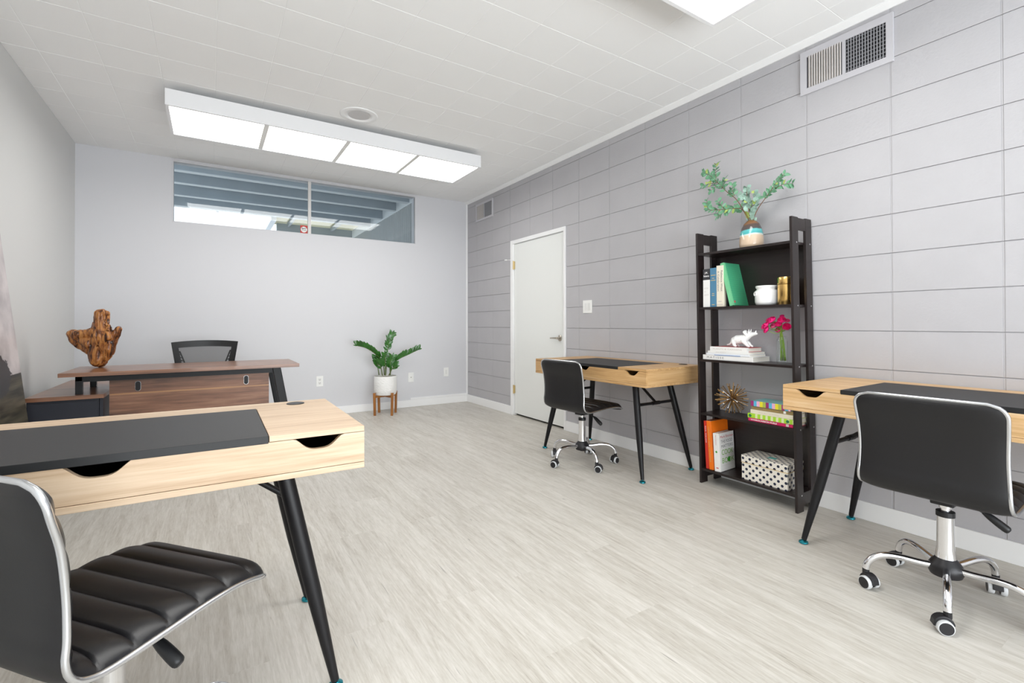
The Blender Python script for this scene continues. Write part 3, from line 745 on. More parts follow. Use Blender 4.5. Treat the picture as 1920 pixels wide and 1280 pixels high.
for s in (-1, 1):
    bandquad(lambda v: s*1.0, lambda v: s*(.74+.09*v), 0, .94, 12)
bandquad(lambda v: -1.0, lambda v: 1.0, .87, 1, 3, 16)
bandquad(lambda v: -1.0, lambda v: 1.0, 0, .1, 3, 16)
for s in (-1, 1):           # diagonal inner struts with slots between
    bandquad(lambda v: s*(.44+.42*v), lambda v: s*(.49+.41*v), .1, .80, 12, 1)
    for k in range(9):
        v0 = .18+k*.068
        bandquad(lambda v: s*(.46+.42*v0+(v-v0)*3), lambda v: s*(.86), v0, v0+.028, 2, 1)
obj('back_frame', bm, m_blackp, t, smooth=True)
m_mesh, n_, l_, p_ = nt('chair_mesh'); p_.inputs['Base Color'].default_value = (.05, .05, .055, 1); p_.inputs['Roughness'].default_value = .7
tr = n_.new('ShaderNodeBsdfTransparent'); mxs = n_.new('ShaderNodeMixShader'); mxs.inputs[0].default_value = .60
l_.new(tr.outputs[0], mxs.inputs[1]); l_.new(p_.outputs[0], mxs.inputs[2]); l_.new(mxs.outputs[0], n_['Material Output'].inputs[0])
bm = NB(); G_ = [[bm.verts.new(bk(-.84+1.68*j/16, .08+.82*i/12, .01)) for j in range(17)] for i in range(13)]
for i in range(12):
    for j in range(16): bm.faces.new((G_[i][j], G_[i+1][j], G_[i+1][j+1], G_[i][j+1]))
obj('mesh_back', bm, m_mesh, t, smooth='all')
bm = NB(); box(bm, -.03, .03, -.22, -.19, .30, .60); box(bm, -.03, .03, -.20, .02, .36, .40); obj('back_bar', bm, m_blackp, t, bevel=.006)
bm = NB(); box(bm, -.235, .235, -.20, .22, .40, .47); obj('seat', bm, mat('seat_fabric', (.02, .02, .022), .9), t, bevel=.03, seg=4)
bm = NB(); lathe(bm, [(0, .10), (.03, .10), (.026, .36), (0, .36)], 20); obj('gas_column', bm, m_blackp, t, smooth=True)
for k in range(5):
    a = k*2*PI/5+.3; ca, sa = math.cos(a), math.sin(a)
    bm = NB(); tube(bm, [(0, 0, .115), (.15*ca, .15*sa, .095), (.29*ca, .29*sa, .075)], [.025, .02, .015], 10); ar = obj('base_arm', bm, m_blackp, t, smooth=True)
    bm = NB(); lathe(bm, [(0, -.022), (.028, -.022), (.03, 0), (.028, .022), (0, .022)], 20, M=Matrix.Translation((.29*ca, .29*sa, .03)) @ Matrix.Rotation(a, 4, 'Z') @ Matrix.Rotation(R(90), 4, 'X')); obj('caster', bm, m_blackp, ar, smooth=True)

# ================================================================== DRIFTWOOD SCULPTURE
def c2(cx, cy, y=0): return Vector(((cx-610)*.00108, y, (885-cy)*.00108))
q = .00108
its = []
def chain(lst):
    for a, b in zip(lst, lst[1:]): its.append((c2(a[0], a[1], a[3]), c2(b[0], b[1], b[3]), a[2]*q*1.12, b[2]*q*1.12))
chain([(606, 872, 44, 0), (604, 835, 46, 0), (618, 780, 50, .01), (620, 710, 50, 0), (622, 640, 36, 0), (628, 575, 34, .005)])
chain([(644, 566, 24, 0), (612, 564, 24, 0)])
chain([(655, 860, 22, -.005), (668, 800, 34, 0), (690, 735, 30, .01), (712, 690, 22, .01), (728, 670, 17, .01)])
chain([(640, 790, 40, 0), (672, 720, 32, -.01), (668, 650, 14, 0)])
chain([(580, 830, 24, .01), (545, 805, 30, 0), (500, 775, 32, .01), (455, 735, 34, 0), (432, 702, 26, 0)])
chain([(590, 690, 36, -.01), (540, 700, 30, -.015), (480, 708, 34, -.02), (440, 700, 28, -.01)])
chain([(560, 760, 40, -.005), (500, 735, 34, 0)]); chain([(590, 660, 26, 0), (585, 610, 16, .01), (600, 575, 16, 0)])
me = blob(its, .0045, 3)
for v in me.vertices:
    p = v.co
    n1 = noise.noise(Vector((p.x*26, p.y*26, p.z*7))); n2 = noise.noise(Vector((p.x*70, p.y*70, p.z*18+5)))
    rdg = abs(noise.noise(Vector((p.x*34+9, p.y*34, p.z*6))))
    f = n1*.008+n2*.003-max(0, .13-rdg)*.06
    v.co = p+v.normal*f
mnz = min(v.co.z for v in me.vertices)
for v in me.vertices: v.co.z -= mnz
m_drift, n_, l_, p_ = nt('polished_driftwood')
tc = n_.new('ShaderNodeTexCoord'); mp = n_.new('ShaderNodeMapping'); mp.inputs['Scale'].default_value = (26, 26, 8); l_.new(tc.outputs['Object'], mp.inputs[0])
ns = n_.new('ShaderNodeTexNoise'); ns.inputs['Scale'].default_value = 1; ns.inputs['Detail'].default_value = 7; ns.inputs['Distortion'].default_value = 1.5; l_.new(mp.outputs[0], ns.inputs['Vector'])
rp = n_.new('ShaderNodeValToRGB'); cr = rp.color_ramp; cr.elements[0].position = .38; cr.elements[0].color = (.035, .012, .006, 1); cr.elements[1].position = .72; cr.elements[1].color = (.55, .26, .08, 1)
e = cr.elements.new(.47); e.color = (.26, .085, .022, 1); e = cr.elements.new(.57); e.color = (.46, .19, .05, 1)
l_.new(ns.outputs['Fac'], rp.inputs[0]); l_.new(rp.outputs[0], p_.inputs['Base Color']); p_.inputs['Roughness'].default_value = .28
bp_ = n_.new('ShaderNodeBump'); bp_.inputs['Strength'].default_value = .5; bp_.inputs['Distance'].default_value = .006; l_.new(ns.outputs['Fac'], bp_.inputs['Height']); l_.new(bp_.outputs[0], p_.inputs['Normal'])
o = obj('driftwood_sculpture', me, m_drift, smooth='all', loc=(-.663, 4.40, ez-.0005)); o.rotation_euler = (0, 0, -yaw)
tag(o, 'polished brown driftwood sculpture standing on the left end of the walnut desk', 'sculpture')

# ================================================================== LEANING PICTURE
t = thing('canvas_print', 'tall canvas print of a cloudy landscape leaning against the left wall', 'picture', (-.845, 3.27, 0))
tilt = math.atan2(.165, 1.5)
m_pic, n_, l_, p_ = nt('landscape_print')
tc = n_.new('ShaderNodeTexCoord'); sp = n_.new('ShaderNodeSeparateXYZ'); l_.new(tc.outputs['Object'], sp.inputs[0])
ns = n_.new('ShaderNodeTexNoise'); ns.inputs['Scale'].default_value = 3.2; ns.inputs['Detail'].default_value = 8; l_.new(tc.outputs['Object'], ns.inputs['Vector'])
sky = n_.new('ShaderNodeValToRGB'); cr = sky.color_ramp; cr.elements[0].position = .36; cr.elements[0].color = (.28, .25, .26, 1); cr.elements[1].position = .62; cr.elements[1].color = (.66, .60, .60, 1)
l_.new(ns.outputs['Fac'], sky.inputs[0])
mpg = n_.new('ShaderNodeMapping'); mpg.inputs['Scale'].default_value = (1, 2, 26); l_.new(tc.outputs['Object'], mpg.inputs[0])
ng = n_.new('ShaderNodeTexNoise'); ng.inputs['Scale'].default_value = 1.5; ng.inputs['Detail'].default_value = 8; l_.new(mpg.outputs[0], ng.inputs['Vector'])
gr = n_.new('ShaderNodeValToRGB'); cr = gr.color_ramp; cr.elements[0].position = .35; cr.elements[0].color = (.020, .018, .014, 1); cr.elements[1].position = .7; cr.elements[1].color = (.12, .105, .07, 1)
l_.new(ng.outputs['Fac'], gr.inputs[0])
def math_(op, a, b=None, c=None):
    x = n_.new('ShaderNodeMath'); x.operation = op
    for i, v in enumerate((a, b, c)):
        if v is None: continue
        if isinstance(v, (int, float)): x.inputs[i].default_value = v
        else: l_.new(v, x.inputs[i])
    return x.outputs[0]
hz = math_('GREATER_THAN', math_('ADD', sp.outputs['Z'], math_('MULTIPLY', math_('SUBTRACT', ns.outputs['Fac'], .5), .02)), .785)
mx = n_.new('ShaderNodeMix'); mx.data_type = 'RGBA'; l_.new(hz, mx.inputs[0]); l_.new(gr.outputs[0], mx.inputs[6]); l_.new(sky.outputs[0], mx.inputs[7])
# dark tree mass near the far edge
n3 = n_.new('ShaderNodeTexNoise'); n3.inputs['Scale'].default_value = 26; n3.inputs['Detail'].default_value = 5; l_.new(tc.outputs['Object'], n3.inputs['Vector'])
dy = math_('DIVIDE', math_('SUBTRACT', sp.outputs['Y'], .12), .32); dz_ = math_('DIVIDE', math_('SUBTRACT', sp.outputs['Z'], .79), .13)
rr = math_('ADD', math_('ADD', math_('MULTIPLY', dy, dy), math_('MULTIPLY', dz_, dz_)), math_('MULTIPLY', math_('SUBTRACT', n3.outputs['Fac'], .5), 1.0))
tm = math_('LESS_THAN', rr, 1.0)
mx2 = n_.new('ShaderNodeMix'); mx2.data_type = 'RGBA'; l_.new(tm, mx2.inputs[0]); l_.new(mx.outputs[2], mx2.inputs[6]); mx2.inputs[7].default_value = (.035, .035, .04, 1)
l_.new(mx2.outputs[2], p_.inputs['Base Color']); p_.inputs['Roughness'].default_value = .35
bm = NB(); box(bm, -.002, 0, -.60, .60, 0, 1.8); o = obj('print', bm, m_pic, t); o.rotation_euler = (0, -tilt, 0)
bm = NB(); box(bm, -.022, -.0022, -.60, .60, 0, 1.8); o = obj('stretcher_frame', bm, mat('canvas_edge', (.42, .30, .30), .6), t); o.rotation_euler = (0, -tilt, 0)

# ================================================================== PLANT AND STAND
PC = Vector((1.745, 5.52))
t = thing('plant_stand', 'teak four-legged plant stand by the back wall', 'plant stand', (PC.x, PC.y, 0), R(-31))
for sx in (-1, 1):
    for sy in (-1, 1):
        bm = NB(); prism(bm, [(sx*.098-.013, 0), (sx*.098+.013, 0), (sx*.104+.014, .262), (sx*.104-.014, .262)], lambda p, q: (p[0], sy*.098-.013+.026*q, p[1]))
        obj('leg', bm, m_teak, t, bevel=.002)
for k in (0, 1):
    bm = NB(); M_ = Matrix.Rotation(R(45+90*k), 4, 'Z'); z0 = .205 if k else .2051
    box(bm, -.145, .145, -.011, .011, z0, z0+.024, M_); obj('crossbar', bm, m_teak, t, bevel=.001)
t = thing('potted_plant', 'leafy green houseplant in a white textured pot on the teak stand', 'plant', (PC.x, PC.y, .2295), 0)
m_pot, n_, l_, p_ = nt('textured_pot'); p_.inputs['Base Color'].default_value = (.82, .81, .79, 1); p_.inputs['Roughness'].default_value = .55
tc = n_.new('ShaderNodeTexCoord'); gm = n_.new('ShaderNodeMapping'); gm.inputs['Scale'].default_value = (30, 30, 75); l_.new(tc.outputs['Object'], gm.inputs[0])
vo = n_.new('ShaderNodeTexVoronoi'); vo.inputs['Scale'].default_value = 1.2; l_.new(gm.outputs[0], vo.inputs['Vector'])
bb = n_.new('ShaderNodeBump'); bb.inputs['Strength'].default_value = .9; bb.inputs['Distance'].default_value = .004; l_.new(vo.outputs['Distance'], bb.inputs['Height']); l_.new(bb.outputs[0], p_.inputs['Normal'])
bm = NB(); lathe(bm, [(0, 0), (.105, 0), (.118, .006), (.128, .03), (.131, .06), (.131, .215), (.128, .222), (.122, .222), (.121, .20)], 40); obj('pot', bm, m_pot, t, smooth=True)
bm = NB(); lathe(bm, [(0, .205), (.06, .208), (.122, .203)], 24); obj('soil', bm, mat('moss_soil', (.20, .16, .05), .95, bump=1, bscale=120, bd=.01, var=.4, vscale=60), t)
m_leaf = mat('zz_leaf', (.028, .125, .016), .25, var=.35, vscale=18, coat=.2)
m_stem = mat('zz_stem', (.12, .16, .05), .5, var=.3, vscale=30)
def leaf(bm, b, d, nrm, L_, W_, fold=.25, curl=.15, n=6):
    d = d.normalized(); s = d.cross(nrm).normalized(); nn = s.cross(d).normalized(); rows_ = []
    for i in range(n+1):
        t_ = i/n; w_ = W_*(math.sin(PI*min(1, t_*.93+.05)))**.75*.5 if 0 < i < n else .0008
        c = b+d*L_*t_-nn*curl*L_*t_*t_
        rows_.append([bm.verts.new(c-s*w_+nn*w_*fold), bm.verts.new(c), bm.verts.new(c+s*w_+nn*w_*fold)])
    for i in range(n):
        for j in (0, 1): bm.faces.new((rows_[i][j], rows_[i][j+1], rows_[i+1][j+1], rows_[i+1][j]))
zz = [([(1.733, .46, 0), (1.711, .607, -.01), (1.625, .707, -.03), (1.508, .785, -.05), (1.405, .815, -.06)], 10, .36),
      ([(1.755, .46, .02), (1.766, .626, .02), (1.777, .756, .02), (1.799, .864, .02), (1.838, .945, .02)], 8, .45),
      ([(1.799, .46, -.01), (1.816, .57, -.02), (1.888, .643, -.05), (1.991, .694, -.08), (2.115, .75, -.1)], 10, .34),
      ([(1.678, .46, .03), (1.662, .588, .04), (1.655, .68, .06)], 5, .35),
      ([(1.733, .46, -.04), (1.722, .60, -.06), (1.715, .71, -.08)], 6, .35),
      ([(1.70, .46, -.03), (1.67, .57, -.05), (1.625, .60, -.07)], 4, .3),
      ([(1.788, .46, -.05), (1.775, .58, -.07), (1.80, .68, -.09)], 6, .35),
      ([(1.77, .46, -.05), (1.80, .54, -.09), (1.83, .56, -.12)], 3, .3)]
for pts, nl, st0 in zz:
    P3 = spline([(x-PC.x, dy_, z-.2295) for x, z, dy_ in pts], 8); n = len(P3)
    bm = NB(); tube(bm, P3, [.0065*(1-.65*i/(n-1)) for i in range(n)], 8); sm_ = obj('stem', bm, m_stem, t, smooth=True)
    bm = NB()
    for k in range(nl):
        f = st0+(1-st0)*(k+.5)/nl; i = min(n-2, int(f*(n-1))); b = P3[i].lerp(P3[i+1], f*(n-1)-i); tg = (P3[i+1]-P3[i]).normalized()
        upv = Vector((0, -.25, 1)); side = tg.cross(Vector((0, -1, .15))).normalized()
        if side.z < 0 and abs(tg.x) > .5: side = -side
        L_ = .100*(1-.3*abs(f-.6)); W_ = .037
        for s in (-1, 1):
            jit = Vector((random.uniform(-.12, .12), random.uniform(-.12, .12), random.uniform(-.12, .12)))
            if abs(tg.x) > .55:       # arching fronds: leaflets stand up from the stem in two rows
                d = tg*(.55+.12*s)+Vector((0, s*.35, .85))+jit; nr_ = Vector((.1*s, -1, .35))
            else: d = tg*.80+side*s*.72+Vector((0, -.15, 0))+jit; nr_ = Vector((side.x*s*.3, -1, .5)); W_ = .032; L_ *= .85
            leaf(bm, b+tg*s*.006, d, nr_, L_*random.uniform(.85, 1.05), W_, curl=.12)
    leaf(bm, P3[-1], P3[-1]-P3[-2], Vector((0, -1, .5)), .05, .018)
    obj('leaflets', bm, m_leaf, sm_, smooth='all')

# ================================================================== SHELVING UNIT
SX0, SX1, SY0, SY1, SZ = 2.757, 2.9725, 1.371, 1.998, 1.665
SO = Vector((2.865, 1.685, 0))
t = thing('shelving_unit', 'dark espresso open shelving unit with five shelves against the block wall', 'shelving unit', SO)
def shear(bm):
    for v in bm.verts: v.co.y += .024*(v.co.z/SZ)**1.0 ; v.co -= SO
    return bm
pt = .015
for (ya, yb) in ((SY0, SY0+pt), (SY1-pt, SY1)):
    for (xa, xb) in ((SX0, SX0+.066), (SX1-.066, SX1)):
        bm = NB(); box(bm, xa, xb, ya, yb, 0, SZ+(.002 if xa > 2.8 else 0)); obj('post', shear(bm), m_espresso, t, bevel=.001)
    for za, zb_ in ((SZ-.072, SZ-.004), (.036, .104)):
        bm = NB(); box(bm, SX0+.066, SX1-.066, ya+.001, yb-.001, za, zb_); obj('side_board', shear(bm), m_espresso, t)
SH = [.100, .467, .822, 1.168, 1.528]
def sh_y(z): return .024*z/SZ
for z in SH:
    o_ = sh_y(z); bm = NB(); box(bm, SX0+.004, SX1-.004, SY0+pt+o_, SY1-pt+o_, z-.015, z)
    for v in bm.verts: v.co -= SO
    obj('shelf', bm, m_espressoh, t, bevel=.0008)
for z0, z1 in ((SH[3], SH[4]-.015), (SH[0], SH[1]-.015)):
    bm = NB(); box(bm, SX1-.018, SX1-.010, SY0+pt, SY1-pt, z0, z1); obj('back_panel', shear(bm), m_espressoh, t)
for z in SH:
    for x in (SX0+.045, SX1-.022):
        bm = NB(); lathe(bm, [(0, 0), (.0045, 0), (.0045, .0015), (0, .0015)], 12, M=Matrix.Translation((x-SO.x, SY0+sh_y(z)-SO.y, z-.008)) @ Matrix.Rotation(R(90), 4, 'X'))
        obj('screw', bm, m_chrome, t)

# ---- books
def book(name, label, loc, d, th, h, cover, rot=(0, 0, 0), title=None, group=None, cvt=.002, page=None, front=None):
    """upright in local space: spine at x=0 facing -x, thickness along y, height along z"""
    t = bpy.data.objects.new(name, None); COL.objects.link(t); t.location = loc; t.rotation_euler = rot; t.empty_display_size = .05
    tag(t, label, 'book', group)
    bm = NB(); c = cvt
    box(bm, 0, c*1.3, -th/2, th/2, 0, h); box(bm, c*1.3, d, -th/2, -th/2+c, 0, h); box(bm, c*1.3, d, th/2-c, th/2, 0, h)
    obj('cover', bm, cover, t, bevel=.0006, seg=1)
    bm = NB(); box(bm, c*1.3, d-.003, -th/2+c, th/2-c, .0025, h-.0025); obj('pages', bm, page or m_paper, t)
    return t
FL = (R(90), 0, 0)     # lying flat: thickness up, height towards -y
def spine_text(b, s, z0, z1, y, h, m, lying=True, name='spine_title', bold=0):
    if lying: text(name, s, (-.0003, y, z0), (0, 0, 1), (0, 1, 0), h, m, b, width=z1-z0, bold=bold)
    else: text(name, s, (-.0003, -y, z1), (0, 0, -1), (0, -1, 0), h, m, b, width=z1-z0, bold=bold)
mw = mat('cover_white', (.80, .79, .77), .3); mi = mat('ink_grey', (.16, .16, .17), .5); mir = mat('ink_red', (.55, .08, .10), .5); mig = mat('ink_green', (.20, .45, .06), .5); mil = mat('ink_pale', (.55, .50, .48), .5)
mgold = mat('ink_gold', (.60, .42, .16), .4); mwt = mat('ink_white', (.9, .88, .88), .4)
# shelf 4 (second from top) : upright row
zS = SH[3]+.0004
b = book('book', 'white book with black top band on the spine, leftmost on the upper shelf', (2.775, 1.953, zS), .14, .050, .252, mw, group=None)
bm = NB(); box(bm, -.0006, .135, -.0252, .0252, .180, .2522); obj('title_band', bm, mat('cover_black', (.035, .035, .04), .35), b)
text('spine_title', 'J.M.', (-.001, .012, .222), (0, -1, 0), (0, 0, 1), .012, mwt, b, width=.024, bold=.02); text('spine_title', 'Roberts', (-.001, .020, .200), (0, -1, 0), (0, 0, 1), .012, mwt, b, width=.040, bold=.02)
for s_, z_ in (('HISTORY', .12), ('OF', .098), ('EUROPE', .076)): text('spine_title', s_, (-.0003, .016, z_), (0, -1, 0), (0, 0, 1), .009, mil, b, width=.032 if len(s_) > 2 else .012)
b = book('book', 'blue cloth book with gilt lines, second from the left on the upper shelf', (2.775, 1.903, zS), .145, .045, .255, mat('cover_blue', (.07, .20, .32), .5), group=None)
for z_, w_ in ((.205, .034), (.185, .014), (.172, .034), (.085, .016), (.073, .018), (.012, .02)):
    bm = NB(); box(bm, -.0006, 0, -w_/2, w_/2, z_, z_+.004); obj('gilt_line', bm, mgold, b)
b = book('book', 'cream book with vertical spine lettering, third from the left on the upper shelf', (2.775, 1.855, zS), .15, .047, .266, mat('cover_cream', (.74, .68, .56), .45), group=None)
spine_text(b, 'Rebecca West', .10, .235, .007, .014, mi, False); spine_text(b, 'A Celebration', .10, .232, -.016, .013, mi, False)
bm = NB(); box(bm, -.0006, 0, -.022, .022, .012, .016); box(bm, -.0006, 0, -.012, .012, .03, .036); obj('publisher_mark', bm, mil, b)
b = book('book', 'small dark book tucked between the cream and green books', (2.80, 1.825, zS), .11, .008, .17, mat('cover_dark', (.03, .025, .03), .5))
m_green, n_, l_, p_ = nt('green_patterned_cover')
tc = n_.new('ShaderNodeTexCoord'); sp = n_.new('ShaderNodeSeparateXYZ'); l_.new(tc.outputs['Object'], sp.inputs[0])
def cellpat(dx, dz):
    u = math_('DIVIDE', sp.outputs['X'], dx); v = math_('DIVIDE', sp.outputs['Z'], dz)
    row = math_('FLOOR', v); u2 = math_('ADD', u, math_('MULTIPLY', math_('MODULO', row, 2), .5))
    fu = math_('SUBTRACT', math_('FRACT', u2), .5); fv = math_('SUBTRACT', math_('FRACT', v), .5)
    return math_('LESS_THAN', math_('ADD', math_('MULTIPLY', math_('MULTIPLY', fu, fu), 6.5), math_('MULTIPLY', math_('MULTIPLY', fv, fv), 16)), 1)
k_ = math_('MULTIPLY', cellpat(.010, .0085), math_('GREATER_THAN', sp.outputs['X'], .018))
mx = n_.new('ShaderNodeMix'); mx.data_type = 'RGBA'; l_.new(k_, mx.inputs[0]); mx.inputs[6].default_value = (.085, .42, .20, 1); mx.inputs[7].default_value = (.015, .24, .16, 1)
l_.new(mx.outputs[2], p_.inputs['Base Color']); p_.inputs['Roughness'].default_value = .4
b = book('book', 'bright green patterned book leaning left against the cream book', (2.782, 1.779, zS+.0035), .175, .022, .285, m_green, rot=(R(-13.5), 0, R(0)), cvt=.003, group=None)
bm = NB(); box(bm, -.0006, .017, -.0113, .0112, .0002, .2848); obj('spine_band', bm, mat('pale_green_cloth', (.17, .52, .27), .45), b)
bm = NB(); box(bm, .022, .036, -.0114, -.011, .018, .032); obj('cover_mark', bm, mir, b)

# ---- middle shelf: stack of large art books lying flat
zS = SH[2]+.0004
b = book('book', 'white art book with MATISSE on its spine, at the bottom of its stack', (2.775, 1.982, zS+.016), .19, .031, .346, mw, rot=FL, group='white art books under the figurine')
spine_text(b, 'M A T I S S E', .030, .150, -.006, .013, mi)
b = book('book', 'thin white book with a blue edge, second from the bottom of the art book stack', (2.772, 1.955, zS+.0315+.0065), .18, .0125, .30, mat('cover_white_blue', (.74, .76, .80), .35), rot=FL, group='white art books under the figurine', cvt=.0015)
bm = NB(); box(bm, -.0006, 0, -.0064, -.003, .06, .24); obj('blue_line', bm, mat('ink_blue', (.05, .17, .45), .4), b)
b = book('book', 'thin pale book second from the top of the art book stack', (2.774, 1.945, zS+.0445+.0075), .18, .0145, .285, mat('cover_offwhite', (.76, .76, .74), .35), rot=FL, group='white art books under the figurine', cvt=.0015)
spine_text(b, 'PICASSO', .06, .13, -.003, .006, mil)
m_redc = mat('cover_red_boards', (.50, .05, .06), .45)
b = book('book', 'white-spined book with red boards on top of the art book stack, under the figurine', (2.776, 1.928, zS+.0595+.0135), .165, .027, .252, m_redc, rot=FL, group='white art books under the figurine', cvt=.0025)
bm = NB(); box(bm, -.001, .02, -.0137, .0137, -.0002, .2522); obj('spine_cloth', bm, mw, b)
text('spine_title', 'PLANTS & GARDENS', (-.0014, -.005, .02), (0, 0, 1), (0, 1, 0), .009, mil, b, width=.20)
zF = zS+.0595+.0272
# horned dinosaur figurine, facing right
its = []
def RB(y, z, dx=0): return Vector((dx, y-1.74, z-.9135))
def ch(l): 
    for a, b_ in zip(l, l[1:]): its.append((RB(a[0], a[1], a[3]), RB(b_[0], b_[1], b_[3]), a[2], b_[2]))
ch([(1.840, .921, .004, 0), (1.820, .924, .007, 0), (1.806, .936, .012, 0), (1.790, .952, .022, 0), (1.768, .956, .029, 0), (1.742, .958, .029, 0), (1.720, .964, .024, 0), (1.702, .978, .021, 0), (1.684, .988, .017, 0), (1.664, .993, .012, 0), (1.645, .995, .008, 0)])
for s in (-1, 1):
    ch([(1.786, .945, .016, s*.014), (1.784, .930, .012, s*.017), (1.779, .919, .009, s*.018), (1.772, .916, .008, s*.018)])
    ch([(1.724, .950, .015, s*.014), (1.706, .934, .012, s*.017), (1.694, .920, .008, s*.018), (1.684, .916, .007, s*.018)])
    ch([(1.690, .998, .007, s*.009), (1.687, 1.012, .004, s*.011), (1.686, 1.023, .002, s*.012)])
ch([(1.652, 1.0, .006, 0), (1.648, 1.013, .003, 0)])
for s in (-1, -.6, -.2, .2, .6, 1): ch([(1.704, .988, .009, s*.016), (1.716, 1.012-.008*abs(s), .007, s*.020)])
me = blob(its, .0021, 3)
o = obj('dinosaur_figurine', me, mat('white_ceramic', (.85, .85, .84), .25, coat=.3), smooth='all', loc=(2.83, 1.74, zF+.0010))
zz_ = min(v.co.z for v in me.vertices)
for v in me.vertices: v.co.z -= zz_
tag(o, 'white ceramic horned dinosaur figurine standing on the stack of art books', 'figurine')
# glass vase with pink flowers
m_clear, n_, l_, p_ = nt('clear_glass')
n_.remove(p_); tr = n_.new('ShaderNodeBsdfTransparent'); tr.inputs[0].default_value = (.97, .985, .98, 1); gl = n_.new('ShaderNodeBsdfGlossy'); gl.inputs['Roughness'].default_value = .03
mxs = n_.new('ShaderNodeMixShader'); fr = n_.new('ShaderNodeLayerWeight'); fr.inputs[0].default_value = .25; mf = n_.new('ShaderNodeMath'); mf.operation = 'MULTIPLY'; mf.inputs[1].default_value = .38
l_.new(fr.outputs['Facing'], mf.inputs[0]); l_.new(mf.outputs[0], mxs.inputs[0]); l_.new(tr.outputs[0], mxs.inputs[1]); l_.new(gl.outputs[0], mxs.inputs[2]); l_.new(mxs.outputs[0], n_['Material Output'].inputs[0])
t = thing('glass_vase', 'clear cylindrical glass vase holding the pink flowers', 'vase', (2.845, 1.499, SH[2]+.0004))
bm = NB(); lathe(bm, [(0, 0), (.026, 0), (.030, .004), (.031, .012), (.031, .130), (.027, .145), (.022, .150), (.022, .162), (.0195, .162), (.0195, .149), (.0245, .143), (.0285, .129), (.0285, .012), (.025, .008), (0, .008)], 32); obj('vase_body', bm, m_clear, t, smooth='all')
m_pink = mat('pink_petal', (.95, .025, .25), .5, var=.1, vscale=60); m_gst = mat('green_stem', (.22, .36, .05), .5); m_pinkl = mat('light_pink_petal', (.88, .10, .30), .5)
fl = [(1.582, 1.082, .014), (1.542, 1.08, .023), (1.495, 1.102, .012), (1.482, 1.079, .021), (1.457, 1.075, .013), (1.602, 1.043, .019), (1.577, 1.050, .020), (1.581, 1.022, .020), (1.544, 1.049, .024), (1.521, 1.024, .023), (1.501, 1.056, .018), (1.457, 1.040, .021), (1.571, 1.068, .014), (1.490, 1.042, .009)]
where = ['upper left outer bud', 'large bloom upper left of centre', 'small topmost bud', 'large bloom upper right', 'small bloom at the upper right edge', 'bloom at the far left edge', 'bloom left of centre', 'lowest left bloom', 'large bloom in the middle', 'large low front bloom above the vase', 'bloom right of the middle', 'bloom at the far right edge', 'small bud behind the left blooms', 'tiny bud just right of the stems']
for i, (y, z, r_) in enumerate(fl):
    r_ *= 1.2
    xx = 2.845+random.uniform(-.035, .02); by = 1.490+random.uniform(-.012, .018)
    f = thing('pink_flower', 'pink ranunculus flower in the glass vase: '+where[i], 'flower', (xx, y, z), 0, 'pink flowers in the glass vase')
    bm = NB(); k = Vector((xx, y, z)); 
    rt = [Vector((2.845+random.uniform(-.010, .010), by, .840)), Vector((2.845+random.uniform(-.008, .008), 1.501+random.uniform(-.008, .008), .99)), Vector(((xx+2.845)/2, (y+1.502)/2-.003, z-.022)), k]
    tube(bm, [p-k for p in spline(rt, 5)], .0019, 6); obj('stem', bm, m_gst, f, smooth='all')
    bm = NB(); ax = (k-Vector((2.845, 1.502, .97))); ax.x -= .06; ax.normalize(); u_, v_ = frame_of(ax)
    for ring, (np_, op) in enumerate(((4, .25), (5, .55), (6, .9), (6, 1.15))):
        for p in range(np_):
            a = 2*PI*(p+ring*.4)/np_; rd = u_*math.cos(a)+v_*math.sin(a)
            rows_ = []; sd = ax.cross(rd)
            for q_ in range(5):
                th = q_/4*PI*.62; rr_ = r_*(.35+.2*ring)*math.sin(th)**.8 if q_ else 0; hh = r_*(.75-.02*ring)*(1-math.cos(th))-r_*.5
                c = rd*rr_+ax*hh*(1-.12*ring); wd = r_*.62*math.sin(PI*(q_+.6)/5.2)*(.6+.15*ring)
                rows_.append([bm.verts.new(c-sd*wd-rd*wd*.25), bm.verts.new(c), bm.verts.new(c+sd*wd-rd*wd*.25)])
            for q_ in range(4):
                for j in (0, 1): bm.faces.new((rows_[q_][j], rows_[q_][j+1], rows_[q_+1][j+1], rows_[q_+1][j]))
    obj('petals', bm, m_pink if i % 4 else m_pinkl, f, smooth='all')

# ---- upper shelf: jar and gold canister
t = thing('white_jar', 'white glazed lidless jar with a round handle, left of the gold canister', 'jar', (2.85, 1.592, SH[3]+.0004), 0)
bm = NB(); lathe(bm, [(0, 0), (.050, 0), (.060, .006), (.0645, .02), (.0655, .05), (.065, .078), (.061, .090), (.054, .096), (.054, .099), (.060, .106), (.0615, .114), (.060, .119), (.055, .119), (.050, .108), (.048, .09), (.047, .02), (0, .015)], 40); obj('jar_body', bm, m_white if 0 else mat('white_glaze', (.86, .85, .84), .18, coat=.4), t, smooth='all')
bm = NB(); ring = [(-.054+.006*math.cos(a), .040+.010*math.cos(a), .070+.011*math.sin(a)) for a in [2*PI*i/20 for i in range(20)]]
tube(bm, ring, .004, 8, closed=True); obj('jar_handle', bm, MATS['white_glaze'], t, smooth='all')
t = thing('gold_canister', 'shiny gold metal canister with a lid, right of the white jar', 'canister', (2.85, 1.476, SH[3]+.0004), 0)
m_gold = mat('gold_foil', (.80, .52, .18), .22, 1)
bm = NB(); lathe(bm, [(0, 0), (.044, 0), (.0455, .002), (.0455, .118), (0, .118)], 40); obj('canister_body', bm, m_gold, t, smooth=True)
bm = NB(); lathe(bm, [(.0462, .121), (.047, .123), (.047, .158), (.045, .162), (0, .162)], 40); obj('lid', bm, m_gold, t, smooth=True)
